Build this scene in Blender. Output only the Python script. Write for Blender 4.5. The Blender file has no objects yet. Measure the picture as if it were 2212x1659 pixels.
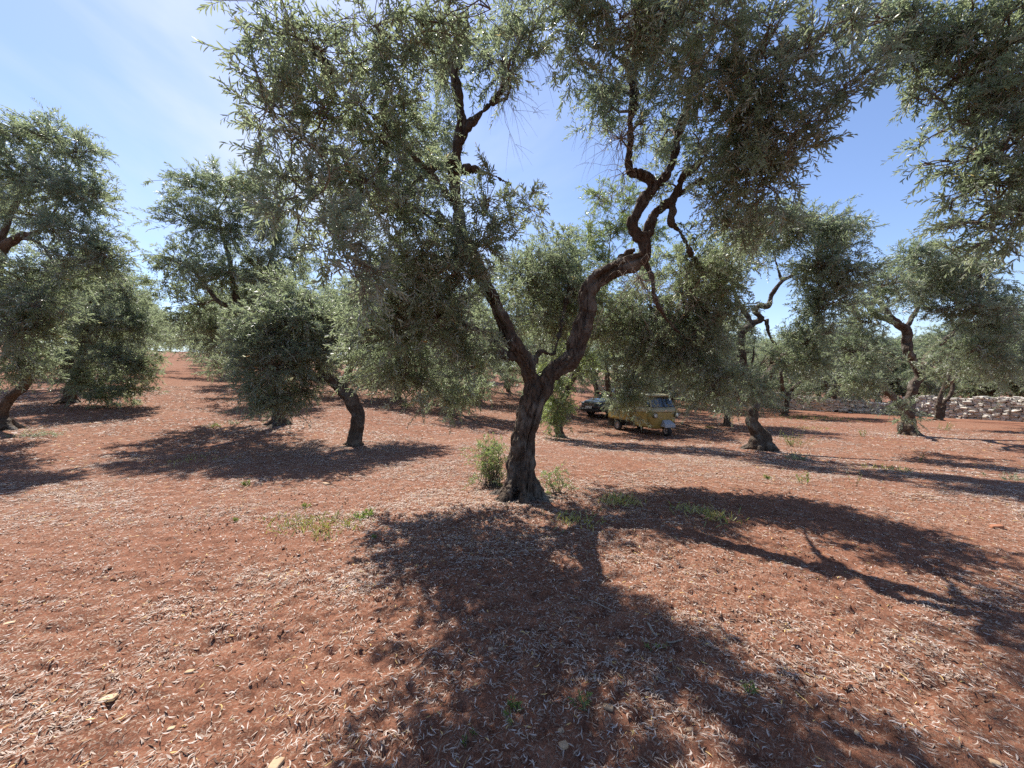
import bpy, math, random
import numpy as np
from mathutils import Vector, Matrix

# ---------------------------------------------------------------- camera, sky, sun, exposure
scene = bpy.context.scene
COL = scene.collection
EYE = 1.6
FPX = 833.0                      # focal length in pixels of a 2212 x 1659 view of the photo
cam_d = bpy.data.cameras.new('camera')
cam = bpy.data.objects.new('camera', cam_d)
COL.objects.link(cam)
cam.location = (0, 0, EYE)
cam.rotation_euler = (math.radians(90), 0, 0)
cam_d.sensor_width = 36
cam_d.lens = 18 * FPX / 1106
cam_d.clip_end = 3000
cam_d.clip_start = 0.05
scene.camera = cam

SUN_EL = math.radians(56.5)
SUN_AZ = math.radians(-33)       # from +Y towards +X
SUN_DIR = Vector((math.sin(SUN_AZ) * math.cos(SUN_EL), math.cos(SUN_AZ) * math.cos(SUN_EL), math.sin(SUN_EL)))
sun_d = bpy.data.lights.new('sun', 'SUN')
sun_d.energy = 4.9
sun_d.angle = math.radians(0.53)
sun_d.color = (1.0, 0.94, 0.86)
sun = bpy.data.objects.new('sun', sun_d)
COL.objects.link(sun)
sun.rotation_euler = SUN_DIR.to_track_quat('Z', 'Y').to_euler()

world = bpy.data.worlds.new('World')
scene.world = world
world.use_nodes = True
wn, wl = world.node_tree.nodes, world.node_tree.links
wn.clear()
w_out = wn.new('ShaderNodeOutputWorld')
w_bg = wn.new('ShaderNodeBackground')
w_sky = wn.new('ShaderNodeTexSky')
w_sky.sky_type = 'NISHITA'
w_sky.sun_disc = False
w_sky.sun_elevation = SUN_EL
w_sky.sun_rotation = SUN_AZ
w_sky.air_density = 1.0
w_sky.dust_density = 0.38
w_sky.ozone_density = 2.2
w_bg.inputs['Strength'].default_value = 0.15
# thin cirrus veil
w_tc = wn.new('ShaderNodeTexCoord')
w_map = wn.new('ShaderNodeMapping')
w_map.inputs['Scale'].default_value = (1.6, 1.2, 2.6)
w_map.inputs['Rotation'].default_value = (0.2, 0.5, 0.5)
w_no = wn.new('ShaderNodeTexNoise')
w_no.inputs['Scale'].default_value = 1.5
w_no.inputs['Detail'].default_value = 6
w_no.inputs['Roughness'].default_value = 0.5
w_no.inputs['Distortion'].default_value = 0.4
w_rmp = wn.new('ShaderNodeMapRange')
w_rmp.inputs['From Min'].default_value = 0.42
w_rmp.inputs['From Max'].default_value = 0.70
w_rmp.inputs['To Min'].default_value = 0.0
w_rmp.inputs['To Max'].default_value = 1.0
w_dot = wn.new('ShaderNodeVectorMath'); w_dot.operation = 'DOT_PRODUCT'
w_dot.inputs[1].default_value = Vector((-0.62, 0.55, 0.56)).normalized()
w_near = wn.new('ShaderNodeMapRange')
w_near.inputs['From Min'].default_value = 0.55
w_near.inputs['From Max'].default_value = 1.0
w_mul = wn.new('ShaderNodeMath'); w_mul.operation = 'MULTIPLY'
w_mix = wn.new('ShaderNodeMix'); w_mix.data_type = 'RGBA'
w_mix.inputs['B'].default_value = (2.9, 3.2, 3.6, 1)
wl.new(w_tc.outputs['Generated'], w_map.inputs['Vector'])
wl.new(w_map.outputs['Vector'], w_no.inputs['Vector'])
wl.new(w_no.outputs['Fac'], w_rmp.inputs['Value'])
wl.new(w_tc.outputs['Generated'], w_dot.inputs[0])
wl.new(w_dot.outputs['Value'], w_near.inputs['Value'])
wl.new(w_rmp.outputs['Result'], w_mul.inputs[0])
wl.new(w_near.outputs['Result'], w_mul.inputs[1])
wl.new(w_mul.outputs['Value'], w_mix.inputs['Factor'])
w_tint = wn.new('ShaderNodeMix'); w_tint.data_type = 'RGBA'; w_tint.blend_type = 'MULTIPLY'
w_tint.inputs['Factor'].default_value = 1.0
w_tint.inputs['B'].default_value = (0.65, 0.64, 0.70, 1)
wl.new(w_sky.outputs['Color'], w_tint.inputs['A'])
wl.new(w_tint.outputs['Result'], w_mix.inputs['A'])
wl.new(w_mix.outputs['Result'], w_bg.inputs['Color'])
wl.new(w_bg.outputs['Background'], w_out.inputs['Surface'])

scene.view_settings.view_transform = 'Standard'
scene.view_settings.look = 'None'
scene.view_settings.gamma = 1
scene.view_settings.use_curve_mapping = False
scene.view_settings.exposure = 1.0
scene.cycles.max_bounces = 8
scene.cycles.diffuse_bounces = 6
scene.cycles.glossy_bounces = 2
scene.cycles.transmission_bounces = 4
scene.cycles.transparent_max_bounces = 6
scene.cycles.sample_clamp_indirect = 6
scene.cycles.use_denoising = False

# ---------------------------------------------------------------- helpers
def rngf(seed):
    return np.random.default_rng(seed)

def unit(a):
    return a / np.maximum(np.linalg.norm(a, axis=-1, keepdims=True), 1e-9)

def vnoise(p, seed=0):
    """value noise in 3-D, 0..1, p is (n,3)"""
    p = np.asarray(p, dtype=np.float64)
    i = np.floor(p).astype(np.int64)
    f = p - i
    f = f * f * (3 - 2 * f)
    def h(dx, dy, dz):
        n = (i[:, 0] + dx) * 374761393 + (i[:, 1] + dy) * 668265263 + (i[:, 2] + dz) * 2147483647 + seed * 144665
        n = n & 0xFFFFFFFF
        n = ((n ^ (n >> 13)) * 1274126177) & 0xFFFFFFFF
        n = ((n ^ (n >> 15)) * 2246822519) & 0xFFFFFFFF
        return ((n ^ (n >> 16)) & 0xFFFFFF) / 16777215.0
    x, y, z = f[:, 0], f[:, 1], f[:, 2]
    a = h(0, 0, 0) * (1 - x) + h(1, 0, 0) * x
    b = h(0, 1, 0) * (1 - x) + h(1, 1, 0) * x
    c = h(0, 0, 1) * (1 - x) + h(1, 0, 1) * x
    d = h(0, 1, 1) * (1 - x) + h(1, 1, 1) * x
    return (a * (1 - y) + b * y) * (1 - z) + (c * (1 - y) + d * y) * z

def fbm(p, seed=0, octv=4):
    p = np.asarray(p, dtype=np.float64)
    t, amp, tot = 0, 1.0, 0
    for k in range(octv):
        t = t + amp * vnoise(p * (2.03 ** k) + k * 17.3, seed + k)
        tot += amp
        amp *= 0.5
    return t / tot

def sstep(v):
    v = np.clip(v, 0, 1)
    return v * v * (3 - 2 * v)

def terrain(x, y):
    """the large form of the ground"""
    x = np.asarray(x, dtype=np.float64); y = np.asarray(y, dtype=np.float64)
    s = -0.66 * x + 0.75 * y
    up = 1.5 * np.logaddexp(0, (s - 11) / 1.5)
    up = 0.1 * np.where(up > 60, 60 + 8 * np.tanh((up - 60) / 8), up)
    dip = -0.35 * sstep((0.5 * x + 0.87 * y - 7) / 7) * sstep((x + 6) / 8)
    return up + dip

def ground_z(x, y):
    x = np.atleast_1d(np.asarray(x, dtype=np.float64)); y = np.atleast_1d(np.asarray(y, dtype=np.float64))
    q = np.stack([x, y, np.zeros_like(x)], 1)
    z = terrain(x, y)
    z = z + 0.10 * (fbm(q * 0.45, 3, 3) - 0.5)
    z = z + 0.05 * (fbm(q * 2.6, 9, 3) - 0.5)
    near = np.exp(-((x ** 2 + (y - 2.5) ** 2) / 60.0))
    clod = fbm(q * np.array([11.0, 15.0, 1]), 21, 4)
    z = z + near * (0.065 * (clod - 0.5) - 0.10 * np.clip(0.40 - clod, 0, 1))
    return z

def gz(x, y):
    return float(ground_z(x, y)[0])

def at(px, py, depth):
    """photo pixel (2212 wide view) and distance ahead of the camera -> point"""
    return np.array([(px - 1106) / FPX * depth, depth, EYE + (829.5 - py) / FPX * depth])

def ground_at(px, py):
    d = np.geomspace(0.8, 120, 4000)
    x = (px - 1106) / FPX * d
    z = EYE + (829.5 - py) / FPX * d
    t = terrain(x, d)
    k = np.argmax(z < t)
    return np.array([x[k], d[k], gz(x[k], d[k])])

def foot(x, y, sink=0.0):
    return np.array([x, y, gz(x, y) - sink])

class Geo:
    """collects vertices and faces; faces of one block share a vertex count, a material slot and per-face tones"""
    def __init__(self):
        self.V, self.F, self.n = [], [], 0
    def add(self, V, F, tone=None, mat=0):
        V = np.asarray(V, dtype=np.float32).reshape(-1, 3)
        F = np.asarray(F, dtype=np.int32)
        if tone is None:
            tone = np.full(len(F), 0.5, dtype=np.float32)
        self.V.append(V)
        self.F.append((F + self.n, np.asarray(tone, dtype=np.float32), mat))
        self.n += len(V)
    def mesh(self, name, smooth=False):
        me = bpy.data.meshes.new(name)
        V = np.concatenate(self.V)
        used = np.zeros(len(V), dtype=bool)
        for f, _, _ in self.F:
            used[f.ravel()] = True
        if not used.all():
            idx = np.cumsum(used) - 1
            V = V[used]
            self.F = [(idx[f].astype(np.int32), t, m) for f, t, m in self.F]
        me.vertices.add(len(V))
        me.vertices.foreach_set('co', V.ravel())
        sizes = np.concatenate([np.full(len(f), f.shape[1], dtype=np.int32) for f, _, _ in self.F])
        loops = np.concatenate([f.ravel() for f, _, _ in self.F])
        me.loops.add(len(loops))
        me.loops.foreach_set('vertex_index', loops)
        me.polygons.add(len(sizes))
        start = np.zeros(len(sizes), dtype=np.int32)
        start[1:] = np.cumsum(sizes)[:-1]
        me.polygons.foreach_set('loop_start', start)
        me.polygons.foreach_set('loop_total', sizes)
        mats = np.concatenate([np.full(len(f), m, dtype=np.int32) for f, _, m in self.F])
        me.polygons.foreach_set('material_index', mats)
        me.polygons.foreach_set('use_smooth', np.full(len(sizes), bool(smooth)))
        a = me.attributes.new('tone', 'FLOAT', 'FACE')
        a.data.foreach_set('value', np.concatenate([t for _, t, _ in self.F]))
        me.update(calc_edges=True)
        me.validate()
        return me
    def build(self, name, mats, parent=None, smooth=False, world_origin=None):
        me = self.mesh(name, smooth)
        for m in (mats if isinstance(mats, (list, tuple)) else [mats]):
            me.materials.append(m)
        return link(name, me, parent, world_origin)

def link(name, me, parent=None, origin=None):
    o = bpy.data.objects.new(name, me)
    COL.objects.link(o)
    if parent is not None:
        o.parent = parent
    elif origin is not None:
        o.location = origin
    return o

def tag(o, label=None, cat=None, group=None, kind=None):
    for k, v in (('label', label), ('category', cat), ('group', group), ('kind', kind)):
        if v:
            o[k] = v
    return o

def thing(name, label, cat, loc=(0, 0, 0), rz=0.0, group=None):
    e = bpy.data.objects.new(name, None)
    COL.objects.link(e)
    e.empty_display_size = 0.2
    e.location = loc
    e.rotation_euler = (0, 0, rz)
    return tag(e, label, cat, group)

def copy_tree(o, parent=None):
    c = o.copy()
    COL.objects.link(c)
    c.parent = parent
    for ch in [q for q in list(bpy.data.objects) if q.parent is o]:
        copy_tree(ch, c)
    return c

def catmull(P, n):
    """smooth path through P; P may have any number of columns"""
    P = np.asarray(P, dtype=np.float64)
    if len(P) < 3:
        t = np.linspace(0, 1, n)[:, None]
        return P[0] * (1 - t) + P[-1] * t
    Q = np.vstack([2 * P[0] - P[1], P, 2 * P[-1] - P[-2]])
    seg = np.linalg.norm(np.diff(P[:, :3], axis=0), axis=1)
    acc = np.concatenate([[0], np.cumsum(seg)])
    out = []
    for s in np.linspace(0, acc[-1], n):
        k = min(max(np.searchsorted(acc, s, side='right') - 1, 0), len(P) - 2)
        u = (s - acc[k]) / max(seg[k], 1e-9)
        a, b, c, d = Q[k], Q[k + 1], Q[k + 2], Q[k + 3]
        out.append(0.5 * ((2 * b) + (c - a) * u + (2 * a - 5 * b + 4 * c - d) * u * u + (3 * b - a - 3 * c + d) * u ** 3))
    return np.array(out)

def tube(path, rad, sides=8, cap=True, flute=None):
    """swept tube; flute(i, theta) multiplies the radius"""
    path = np.asarray(path, dtype=np.float64)
    n = len(path)
    T = unit(np.gradient(path, axis=0))
    u = np.cross(T[0], [0.31, 0.87, 0.2]); u = u / np.linalg.norm(u)
    V = np.zeros((n, sides, 3))
    th = np.arange(sides) * 2 * math.pi / sides
    for i in range(n):
        u = u - T[i] * np.dot(u, T[i]); u = u / max(np.linalg.norm(u), 1e-9)
        w = np.cross(T[i], u)
        r = rad[i] * (flute(i, th) if flute else 1.0)
        V[i] = path[i] + (np.cos(th) * r)[:, None] * u + (np.sin(th) * r)[:, None] * w
    k = np.arange(sides)
    F = []
    for i in range(n - 1):
        a = i * sides
        F.append(np.stack([a + k, a + (k + 1) % sides, a + sides + (k + 1) % sides, a + sides + k], 1))
    F = np.concatenate(F)
    V = V.reshape(-1, 3)
    if cap:
        V = np.vstack([V, path[0], path[-1]])
        c0, c1 = n * sides, n * sides + 1
        e = (n - 1) * sides
        tri = np.concatenate([np.stack([np.full(sides, c0), (k + 1) % sides, k, k], 1)[:, :3],
                              np.stack([np.full(sides, c1), e + k, e + (k + 1) % sides], 1)])
        return V, F, tri
    return V, F, None

def add_tube(g, path, rad, sides=8, mat=0, tone=0.5, cap=True, flute=None):
    V, F, tri = tube(path, rad, sides, cap, flute)
    base = g.n
    g.add(V, F, np.full(len(F), tone), mat)
    if tri is not None:
        g.F.append((tri.astype(np.int32) + base, np.full(len(tri), tone, dtype=np.float32), mat))

# ---------------------------------------------------------------- materials
def new_mat(name):
    m = bpy.data.materials.new(name)
    m.use_nodes = True
    nt = m.node_tree
    nt.nodes.clear()
    out = nt.nodes.new('ShaderNodeOutputMaterial')
    return m, nt.nodes, nt.links, out

def ramp(nodes, stops):
    r = nodes.new('ShaderNodeValToRGB')
    el = r.color_ramp.elements
    while len(el) < len(stops):
        el.new(0.5)
    for e, (p, c) in zip(el, stops):
        e.position = p
        e.color = (c[0], c[1], c[2], 1)
    return r

def leaf_material(name, top, under, rough=0.36, trans=0.3, tcol=(0.20, 0.26, 0.05)):
    m, N, L, out = new_mat(name)
    at_ = N.new('ShaderNodeAttribute'); at_.attribute_name = 'tone'
    r1 = ramp(N, top); r2 = ramp(N, under)
    geo = N.new('ShaderNodeNewGeometry')
    mix = N.new('ShaderNodeMix'); mix.data_type = 'RGBA'
    L.new(at_.outputs['Fac'], r1.inputs['Fac']); L.new(at_.outputs['Fac'], r2.inputs['Fac'])
    L.new(geo.outputs['Backfacing'], mix.inputs['Factor'])
    L.new(r1.outputs['Color'], mix.inputs['A']); L.new(r2.outputs['Color'], mix.inputs['B'])
    p = N.new('ShaderNodeBsdfPrincipled')
    p.inputs['Roughness'].default_value = rough
    p.inputs['Specular IOR Level'].default_value = 0.9
    L.new(mix.outputs['Result'], p.inputs['Base Color'])
    t = N.new('ShaderNodeBsdfTranslucent')
    tm = N.new('ShaderNodeMix'); tm.data_type = 'RGBA'; tm.blend_type = 'MIX'
    tm.inputs['Factor'].default_value = 0.6
    tm.inputs['B'].default_value = (*tcol, 1)
    L.new(r1.outputs['Color'], tm.inputs['A'])
    L.new(tm.outputs['Result'], t.inputs['Color'])
    ms = N.new('ShaderNodeMixShader'); ms.inputs['Fac'].default_value = trans
    L.new(p.outputs['BSDF'], ms.inputs[1]); L.new(t.outputs['BSDF'], ms.inputs[2])
    L.new(ms.outputs['Shader'], out.inputs['Surface'])
    return m

M_LEAF = leaf_material('olive_leaf',
    [(0.0, (0.088, 0.122, 0.085)), (0.45, (0.130, 0.168, 0.106)), (0.80, (0.172, 0.212, 0.100)), (0.985, (0.20, 0.23, 0.09)), (0.992, (0.45, 0.22, 0.03))],
    [(0.0, (0.37, 0.405, 0.35)), (0.6, (0.45, 0.48, 0.41)), (0.985, (0.46, 0.48, 0.37)), (0.992, (0.45, 0.24, 0.05))], rough=0.40, trans=0.53, tcol=(0.42, 0.50, 0.26))
M_LEAF_PALE = leaf_material('pale_olive_leaf',
    [(0.0, (0.10, 0.135, 0.075)), (0.5, (0.15, 0.19, 0.09)), (0.85, (0.20, 0.26, 0.07)), (1.0, (0.24, 0.32, 0.06))],
    [(0.0, (0.36, 0.40, 0.32)), (0.85, (0.42, 0.47, 0.30)), (1.0, (0.34, 0.42, 0.14))], rough=0.36, trans=0.5, tcol=(0.40, 0.50, 0.14))
M_LEAF_FRESH = leaf_material('fresh_leaf',
    [(0.0, (0.09, 0.14, 0.035)), (1.0, (0.17, 0.23, 0.05))],
    [(0.0, (0.16, 0.22, 0.07)), (1.0, (0.24, 0.29, 0.10))], trans=0.42, tcol=(0.30, 0.42, 0.05))
M_GRASS = leaf_material('dry_grass',
    [(0.0, (0.38, 0.37, 0.07)), (0.6, (0.50, 0.44, 0.13)), (1.0, (0.58, 0.48, 0.22))],
    [(0.0, (0.20, 0.24, 0.07)), (1.0, (0.44, 0.40, 0.18))], rough=0.6, trans=0.3, tcol=(0.4, 0.42, 0.1))

def bark_material(name, lo, hi, lichen, amount=0.5):
    m, N, L, out = new_mat(name)
    tc = N.new('ShaderNodeTexCoord')
    mp = N.new('ShaderNodeMapping'); mp.inputs['Scale'].default_value = (1, 1, 0.28)
    n1 = N.new('ShaderNodeTexNoise'); n1.inputs['Scale'].default_value = 26; n1.inputs['Detail'].default_value = 7; n1.inputs['Roughness'].default_value = 0.65
    n2 = N.new('ShaderNodeTexNoise'); n2.inputs['Scale'].default_value = 4.5; n2.inputs['Detail'].default_value = 5
    v = N.new('ShaderNodeTexVoronoi'); v.feature = 'DISTANCE_TO_EDGE'; v.inputs['Scale'].default_value = 30
    L.new(tc.outputs['Object'], mp.inputs['Vector'])
    L.new(mp.outputs['Vector'], n1.inputs['Vector']); L.new(mp.outputs['Vector'], v.inputs['Vector'])
    L.new(tc.outputs['Object'], n2.inputs['Vector'])
    r = ramp(N, [(0.3, lo), (0.7, hi)])
    L.new(n1.outputs['Fac'], r.inputs['Fac'])
    r2 = ramp(N, [(0.5, (0, 0, 0)), (0.72, (1, 1, 1))])
    L.new(n2.outputs['Fac'], r2.inputs['Fac'])
    ml = N.new('ShaderNodeMath'); ml.operation = 'MULTIPLY'; ml.inputs[1].default_value = amount
    L.new(r2.outputs['Color'], ml.inputs[0])
    mx = N.new('ShaderNodeMix'); mx.data_type = 'RGBA'; mx.inputs['B'].default_value = (*lichen, 1)
    L.new(ml.outputs['Value'], mx.inputs['Factor']); L.new(r.outputs['Color'], mx.inputs['A'])
    p = N.new('ShaderNodeBsdfPrincipled'); p.inputs['Roughness'].default_value = 0.92; p.inputs['Specular IOR Level'].default_value = 0.2
    L.new(mx.outputs['Result'], p.inputs['Base Color'])
    add = N.new('ShaderNodeMath'); add.operation = 'MULTIPLY_ADD'; add.inputs[1].default_value = 1.6
    L.new(v.outputs['Distance'], add.inputs[0]); L.new(n1.outputs['Fac'], add.inputs[2])
    b = N.new('ShaderNodeBump'); b.inputs['Strength'].default_value = 0.9; b.inputs['Distance'].default_value = 0.02
    L.new(add.outputs['Value'], b.inputs['Height']); L.new(b.outputs['Normal'], p.inputs['Normal'])
    L.new(p.outputs['BSDF'], out.inputs['Surface'])
    return m

M_BARK = bark_material('bark', (0.038, 0.028, 0.021), (0.125, 0.092, 0.068), (0.25, 0.23, 0.195), 0.6)
M_TWIG = bark_material('twig_bark', (0.10, 0.078, 0.055), (0.24, 0.19, 0.14), (0.32, 0.29, 0.24), 0.4)
M_DEAD = bark_material('dead_wood', (0.20, 0.16, 0.12), (0.42, 0.36, 0.29), (0.45, 0.42, 0.36), 0.3)

def plain(name, col, rough=0.5, metal=0.0, spec=0.5, var=0.0, scale=12.0, coat=0.0, bump=0.0):
    m, N, L, out = new_mat(name)
    p = N.new('ShaderNodeBsdfPrincipled')
    p.inputs['Roughness'].default_value = rough
    p.inputs['Metallic'].default_value = metal
    p.inputs['Specular IOR Level'].default_value = spec
    p.inputs['Coat Weight'].default_value = coat
    tc = N.new('ShaderNodeTexCoord')
    n = N.new('ShaderNodeTexNoise'); n.inputs['Scale'].default_value = scale; n.inputs['Detail'].default_value = 6
    L.new(tc.outputs['Object'], n.inputs['Vector'])
    lo = tuple(c * (1 - var) for c in col); hi = tuple(min(c * (1 + var), 1) for c in col)
    r = ramp(N, [(0.3, lo), (0.7, hi)])
    L.new(n.outputs['Fac'], r.inputs['Fac'])
    L.new(r.outputs['Color'], p.inputs['Base Color'])
    if bump:
        b = N.new('ShaderNodeBump'); b.inputs['Strength'].default_value = bump; b.inputs['Distance'].default_value = 0.01
        L.new(n.outputs['Fac'], b.inputs['Height']); L.new(b.outputs['Normal'], p.inputs['Normal'])
    L.new(p.outputs['BSDF'], out.inputs['Surface'])
    return m

def ground_material():
    m, N, L, out = new_mat('red_soil')
    tc = N.new('ShaderNodeTexCoord')
    big = N.new('ShaderNodeTexNoise'); big.inputs['Scale'].default_value = 0.35; big.inputs['Detail'].default_value = 5
    mid = N.new('ShaderNodeTexNoise'); mid.inputs['Scale'].default_value = 7; mid.inputs['Detail'].default_value = 8; mid.inputs['Roughness'].default_value = 0.7
    fine = N.new('ShaderNodeTexNoise'); fine.inputs['Scale'].default_value = 90; fine.inputs['Detail'].default_value = 6; fine.inputs['Roughness'].default_value = 0.7
    for n in (big, mid, fine):
        L.new(tc.outputs['Object'], n.inputs['Vector'])
    soil = ramp(N, [(0.28, (0.082, 0.036, 0.022)), (0.50, (0.205, 0.090, 0.054)), (0.76, (0.30, 0.148, 0.095))])
    L.new(mid.outputs['Fac'], soil.inputs['Fac'])
    grit = ramp(N, [(0.35, (0.55, 0.55, 0.55)), (0.65, (1.25, 1.2, 1.15))])
    L.new(fine.outputs['Fac'], grit.inputs['Fac'])
    mg = N.new('ShaderNodeMix'); mg.data_type = 'RGBA'; mg.blend_type = 'MULTIPLY'; mg.inputs['Factor'].default_value = 1
    L.new(soil.outputs['Color'], mg.inputs['A']); L.new(grit.outputs['Color'], mg.inputs['B'])
    # small shreds of dry litter
    masks, vos = [], []
    for rot, sc in ((0.7, (62, 17, 1)), (-0.5, (70, 20, 1)), (1.9, (55, 15, 1))):
        mp = N.new('ShaderNodeMapping'); mp.inputs['Scale'].default_value = sc
        mp.inputs['Rotation'].default_value = (0, 0, rot)
        mp.vector_type = 'POINT'
        rt = N.new('ShaderNodeVectorRotate'); rt.rotation_type = 'Z_AXIS'; rt.inputs['Angle'].default_value = rot
        mp.inputs['Rotation'].default_value = (0, 0, 0)
        L.new(tc.outputs['Object'], rt.inputs['Vector']); L.new(rt.outputs['Vector'], mp.inputs['Vector'])
        vo = N.new('ShaderNodeTexVoronoi'); vo.voronoi_dimensions = '2D'; vo.inputs['Scale'].default_value = 1; vo.inputs['Randomness'].default_value = 1
        L.new(mp.outputs['Vector'], vo.inputs['Vector'])
        vr = ramp(N, [(0.15, (1, 1, 1)), (0.19, (0, 0, 0))])
        L.new(vo.outputs['Distance'], vr.inputs['Fac'])
        masks.append(vr); vos.append(vo)
    m1 = N.new('ShaderNodeMath'); m1.operation = 'MAXIMUM'
    m2 = N.new('ShaderNodeMath'); m2.operation = 'MAXIMUM'
    L.new(masks[0].outputs['Color'], m1.inputs[0]); L.new(masks[1].outputs['Color'], m1.inputs[1])
    L.new(m1.outputs['Value'], m2.inputs[0]); L.new(masks[2].outputs['Color'], m2.inputs[1])
    vr = m2
    br = ramp(N, [(0.38, (0.25, 0.25, 0.25)), (0.62, (1, 1, 1))])
    L.new(big.outputs['Fac'], br.inputs['Fac'])
    mm = N.new('ShaderNodeMath'); mm.operation = 'MULTIPLY'
    L.new(vr.outputs['Value'], mm.inputs[0]); L.new(br.outputs['Color'], mm.inputs[1])
    lit = ramp(N, [(0.0, (0.13, 0.070, 0.044)), (0.4, (0.24, 0.150, 0.100)), (0.8, (0.34, 0.250, 0.190))])
    sep = N.new('ShaderNodeSeparateColor')
    L.new(vos[0].outputs['Color'], sep.inputs['Color']); L.new(sep.outputs['Red'], lit.inputs['Fac'])
    mx = N.new('ShaderNodeMix'); mx.data_type = 'RGBA'
    L.new(mm.outputs['Value'], mx.inputs['Factor']); L.new(mg.outputs['Result'], mx.inputs['A']); L.new(lit.outputs['Color'], mx.inputs['B'])
    p = N.new('ShaderNodeBsdfPrincipled'); p.inputs['Roughness'].default_value = 0.95; p.inputs['Specular IOR Level'].default_value = 0.15
    L.new(mx.outputs['Result'], p.inputs['Base Color'])
    ad = N.new('ShaderNodeMath'); ad.operation = 'MULTIPLY_ADD'; ad.inputs[1].default_value = 0.35
    L.new(fine.outputs['Fac'], ad.inputs[0]); L.new(mid.outputs['Fac'], ad.inputs[2])
    b = N.new('ShaderNodeBump'); b.inputs['Strength'].default_value = 0.8; b.inputs['Distance'].default_value = 0.03
    L.new(ad.outputs['Value'], b.inputs['Height']); L.new(b.outputs['Normal'], p.inputs['Normal'])
    L.new(p.outputs['BSDF'], out.inputs['Surface'])
    return m

def litter_material():
    m, N, L, out = new_mat('dry_leaf')
    a = N.new('ShaderNodeAttribute'); a.attribute_name = 'tone'
    r = ramp(N, [(0.0, (0.080, 0.042, 0.025)), (0.25, (0.21, 0.128, 0.082)), (0.5, (0.34, 0.255, 0.195)), (0.75, (0.47, 0.385, 0.325)), (0.93, (0.60, 0.53, 0.48)), (0.95, (0.58, 0.38, 0.15)), (1.0, (0.62, 0.45, 0.16))])
    L.new(a.outputs['Fac'], r.inputs['Fac'])
    p = N.new('ShaderNodeBsdfPrincipled'); p.inputs['Roughness'].default_value = 0.6; p.inputs['Specular IOR Level'].default_value = 0.35
    L.new(r.outputs['Color'], p.inputs['Base Color'])
    t = N.new('ShaderNodeBsdfTranslucent'); L.new(r.outputs['Color'], t.inputs['Color'])
    ms = N.new('ShaderNodeMixShader'); ms.inputs['Fac'].default_value = 0.12
    L.new(p.outputs['BSDF'], ms.inputs[1]); L.new(t.outputs['BSDF'], ms.inputs[2])
    L.new(ms.outputs['Shader'], out.inputs['Surface'])
    return m

def stone_material(name, lo, hi):
    m, N, L, out = new_mat(name)
    a = N.new('ShaderNodeAttribute'); a.attribute_name = 'tone'
    tc = N.new('ShaderNodeTexCoord')
    n = N.new('ShaderNodeTexNoise'); n.inputs['Scale'].default_value = 14; n.inputs['Detail'].default_value = 8
    L.new(tc.outputs['Object'], n.inputs['Vector'])
    ad = N.new('ShaderNodeMath'); ad.operation = 'MULTIPLY_ADD'; ad.inputs[1].default_value = 0.6
    L.new(a.outputs['Fac'], ad.inputs[0]); 
    sc = N.new('ShaderNodeMath'); sc.operation = 'MULTIPLY'; sc.inputs[1].default_value = 0.5
    L.new(n.outputs['Fac'], sc.inputs[0]); L.new(sc.outputs['Value'], ad.inputs[2])
    r = ramp(N, [(0.15, lo), (0.85, hi)])
    L.new(ad.outputs['Value'], r.inputs['Fac'])
    p = N.new('ShaderNodeBsdfPrincipled'); p.inputs['Roughness'].default_value = 0.9; p.inputs['Specular IOR Level'].default_value = 0.25
    L.new(r.outputs['Color'], p.inputs['Base Color'])
    b = N.new('ShaderNodeBump'); b.inputs['Strength'].default_value = 0.6; b.inputs['Distance'].default_value = 0.02
    L.new(n.outputs['Fac'], b.inputs['Height']); L.new(b.outputs['Normal'], p.inputs['Normal'])
    L.new(p.outputs['BSDF'], out.inputs['Surface'])
    return m

def glass_material(name, tint, mixf=0.45):
    m, N, L, out = new_mat(name)
    g = N.new('ShaderNodeBsdfGlossy'); g.inputs['Roughness'].default_value = 0.03
    t = N.new('ShaderNodeBsdfTransparent'); t.inputs['Color'].default_value = (*tint, 1)
    fr = N.new('ShaderNodeFresnel'); fr.inputs['IOR'].default_value = 1.5
    ad = N.new('ShaderNodeMath'); ad.operation = 'ADD'; ad.inputs[1].default_value = mixf
    L.new(fr.outputs['Fac'], ad.inputs[0])
    ms = N.new('ShaderNodeMixShader')
    L.new(ad.outputs['Value'], ms.inputs['Fac']); L.new(t.outputs['BSDF'], ms.inputs[1]); L.new(g.outputs['BSDF'], ms.inputs[2])
    L.new(ms.outputs['Shader'], out.inputs['Surface'])
    return m

M_SOIL = ground_material()
M_LITTER = litter_material()
M_WALL = stone_material('limestone', (0.25, 0.23, 0.195), (0.66, 0.62, 0.54))
M_STONE = stone_material('field_stone', (0.28, 0.17, 0.095), (0.52, 0.37, 0.235))
M_STONE_RED = stone_material('red_stone', (0.20, 0.085, 0.05), (0.36, 0.16, 0.09))

# ---------------------------------------------------------------- the ground
def build_ground():
    n = 620
    u = np.linspace(-1, 1, n)
    k = 7.6
    ax = 320 / math.sinh(k) * np.sinh(k * u)
    X, Y = np.meshgrid(ax, ax + 2.6)
    x, y = X.ravel(), Y.ravel()
    V = np.stack([x, y, ground_z(x, y)], 1)
    i = np.arange(n - 1)
    a = (i[:, None] * n + i[None, :]).ravel()
    g = Geo()
    g.add(V, np.stack([a, a + 1, a + n + 1, a + n], 1))
    o = g.build('ground', M_SOIL, smooth=True)
    tag(o, kind='structure')
build_ground()

TREE_FEET = []           # x, y, radius of the grey leaf carpet under a tree

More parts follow.
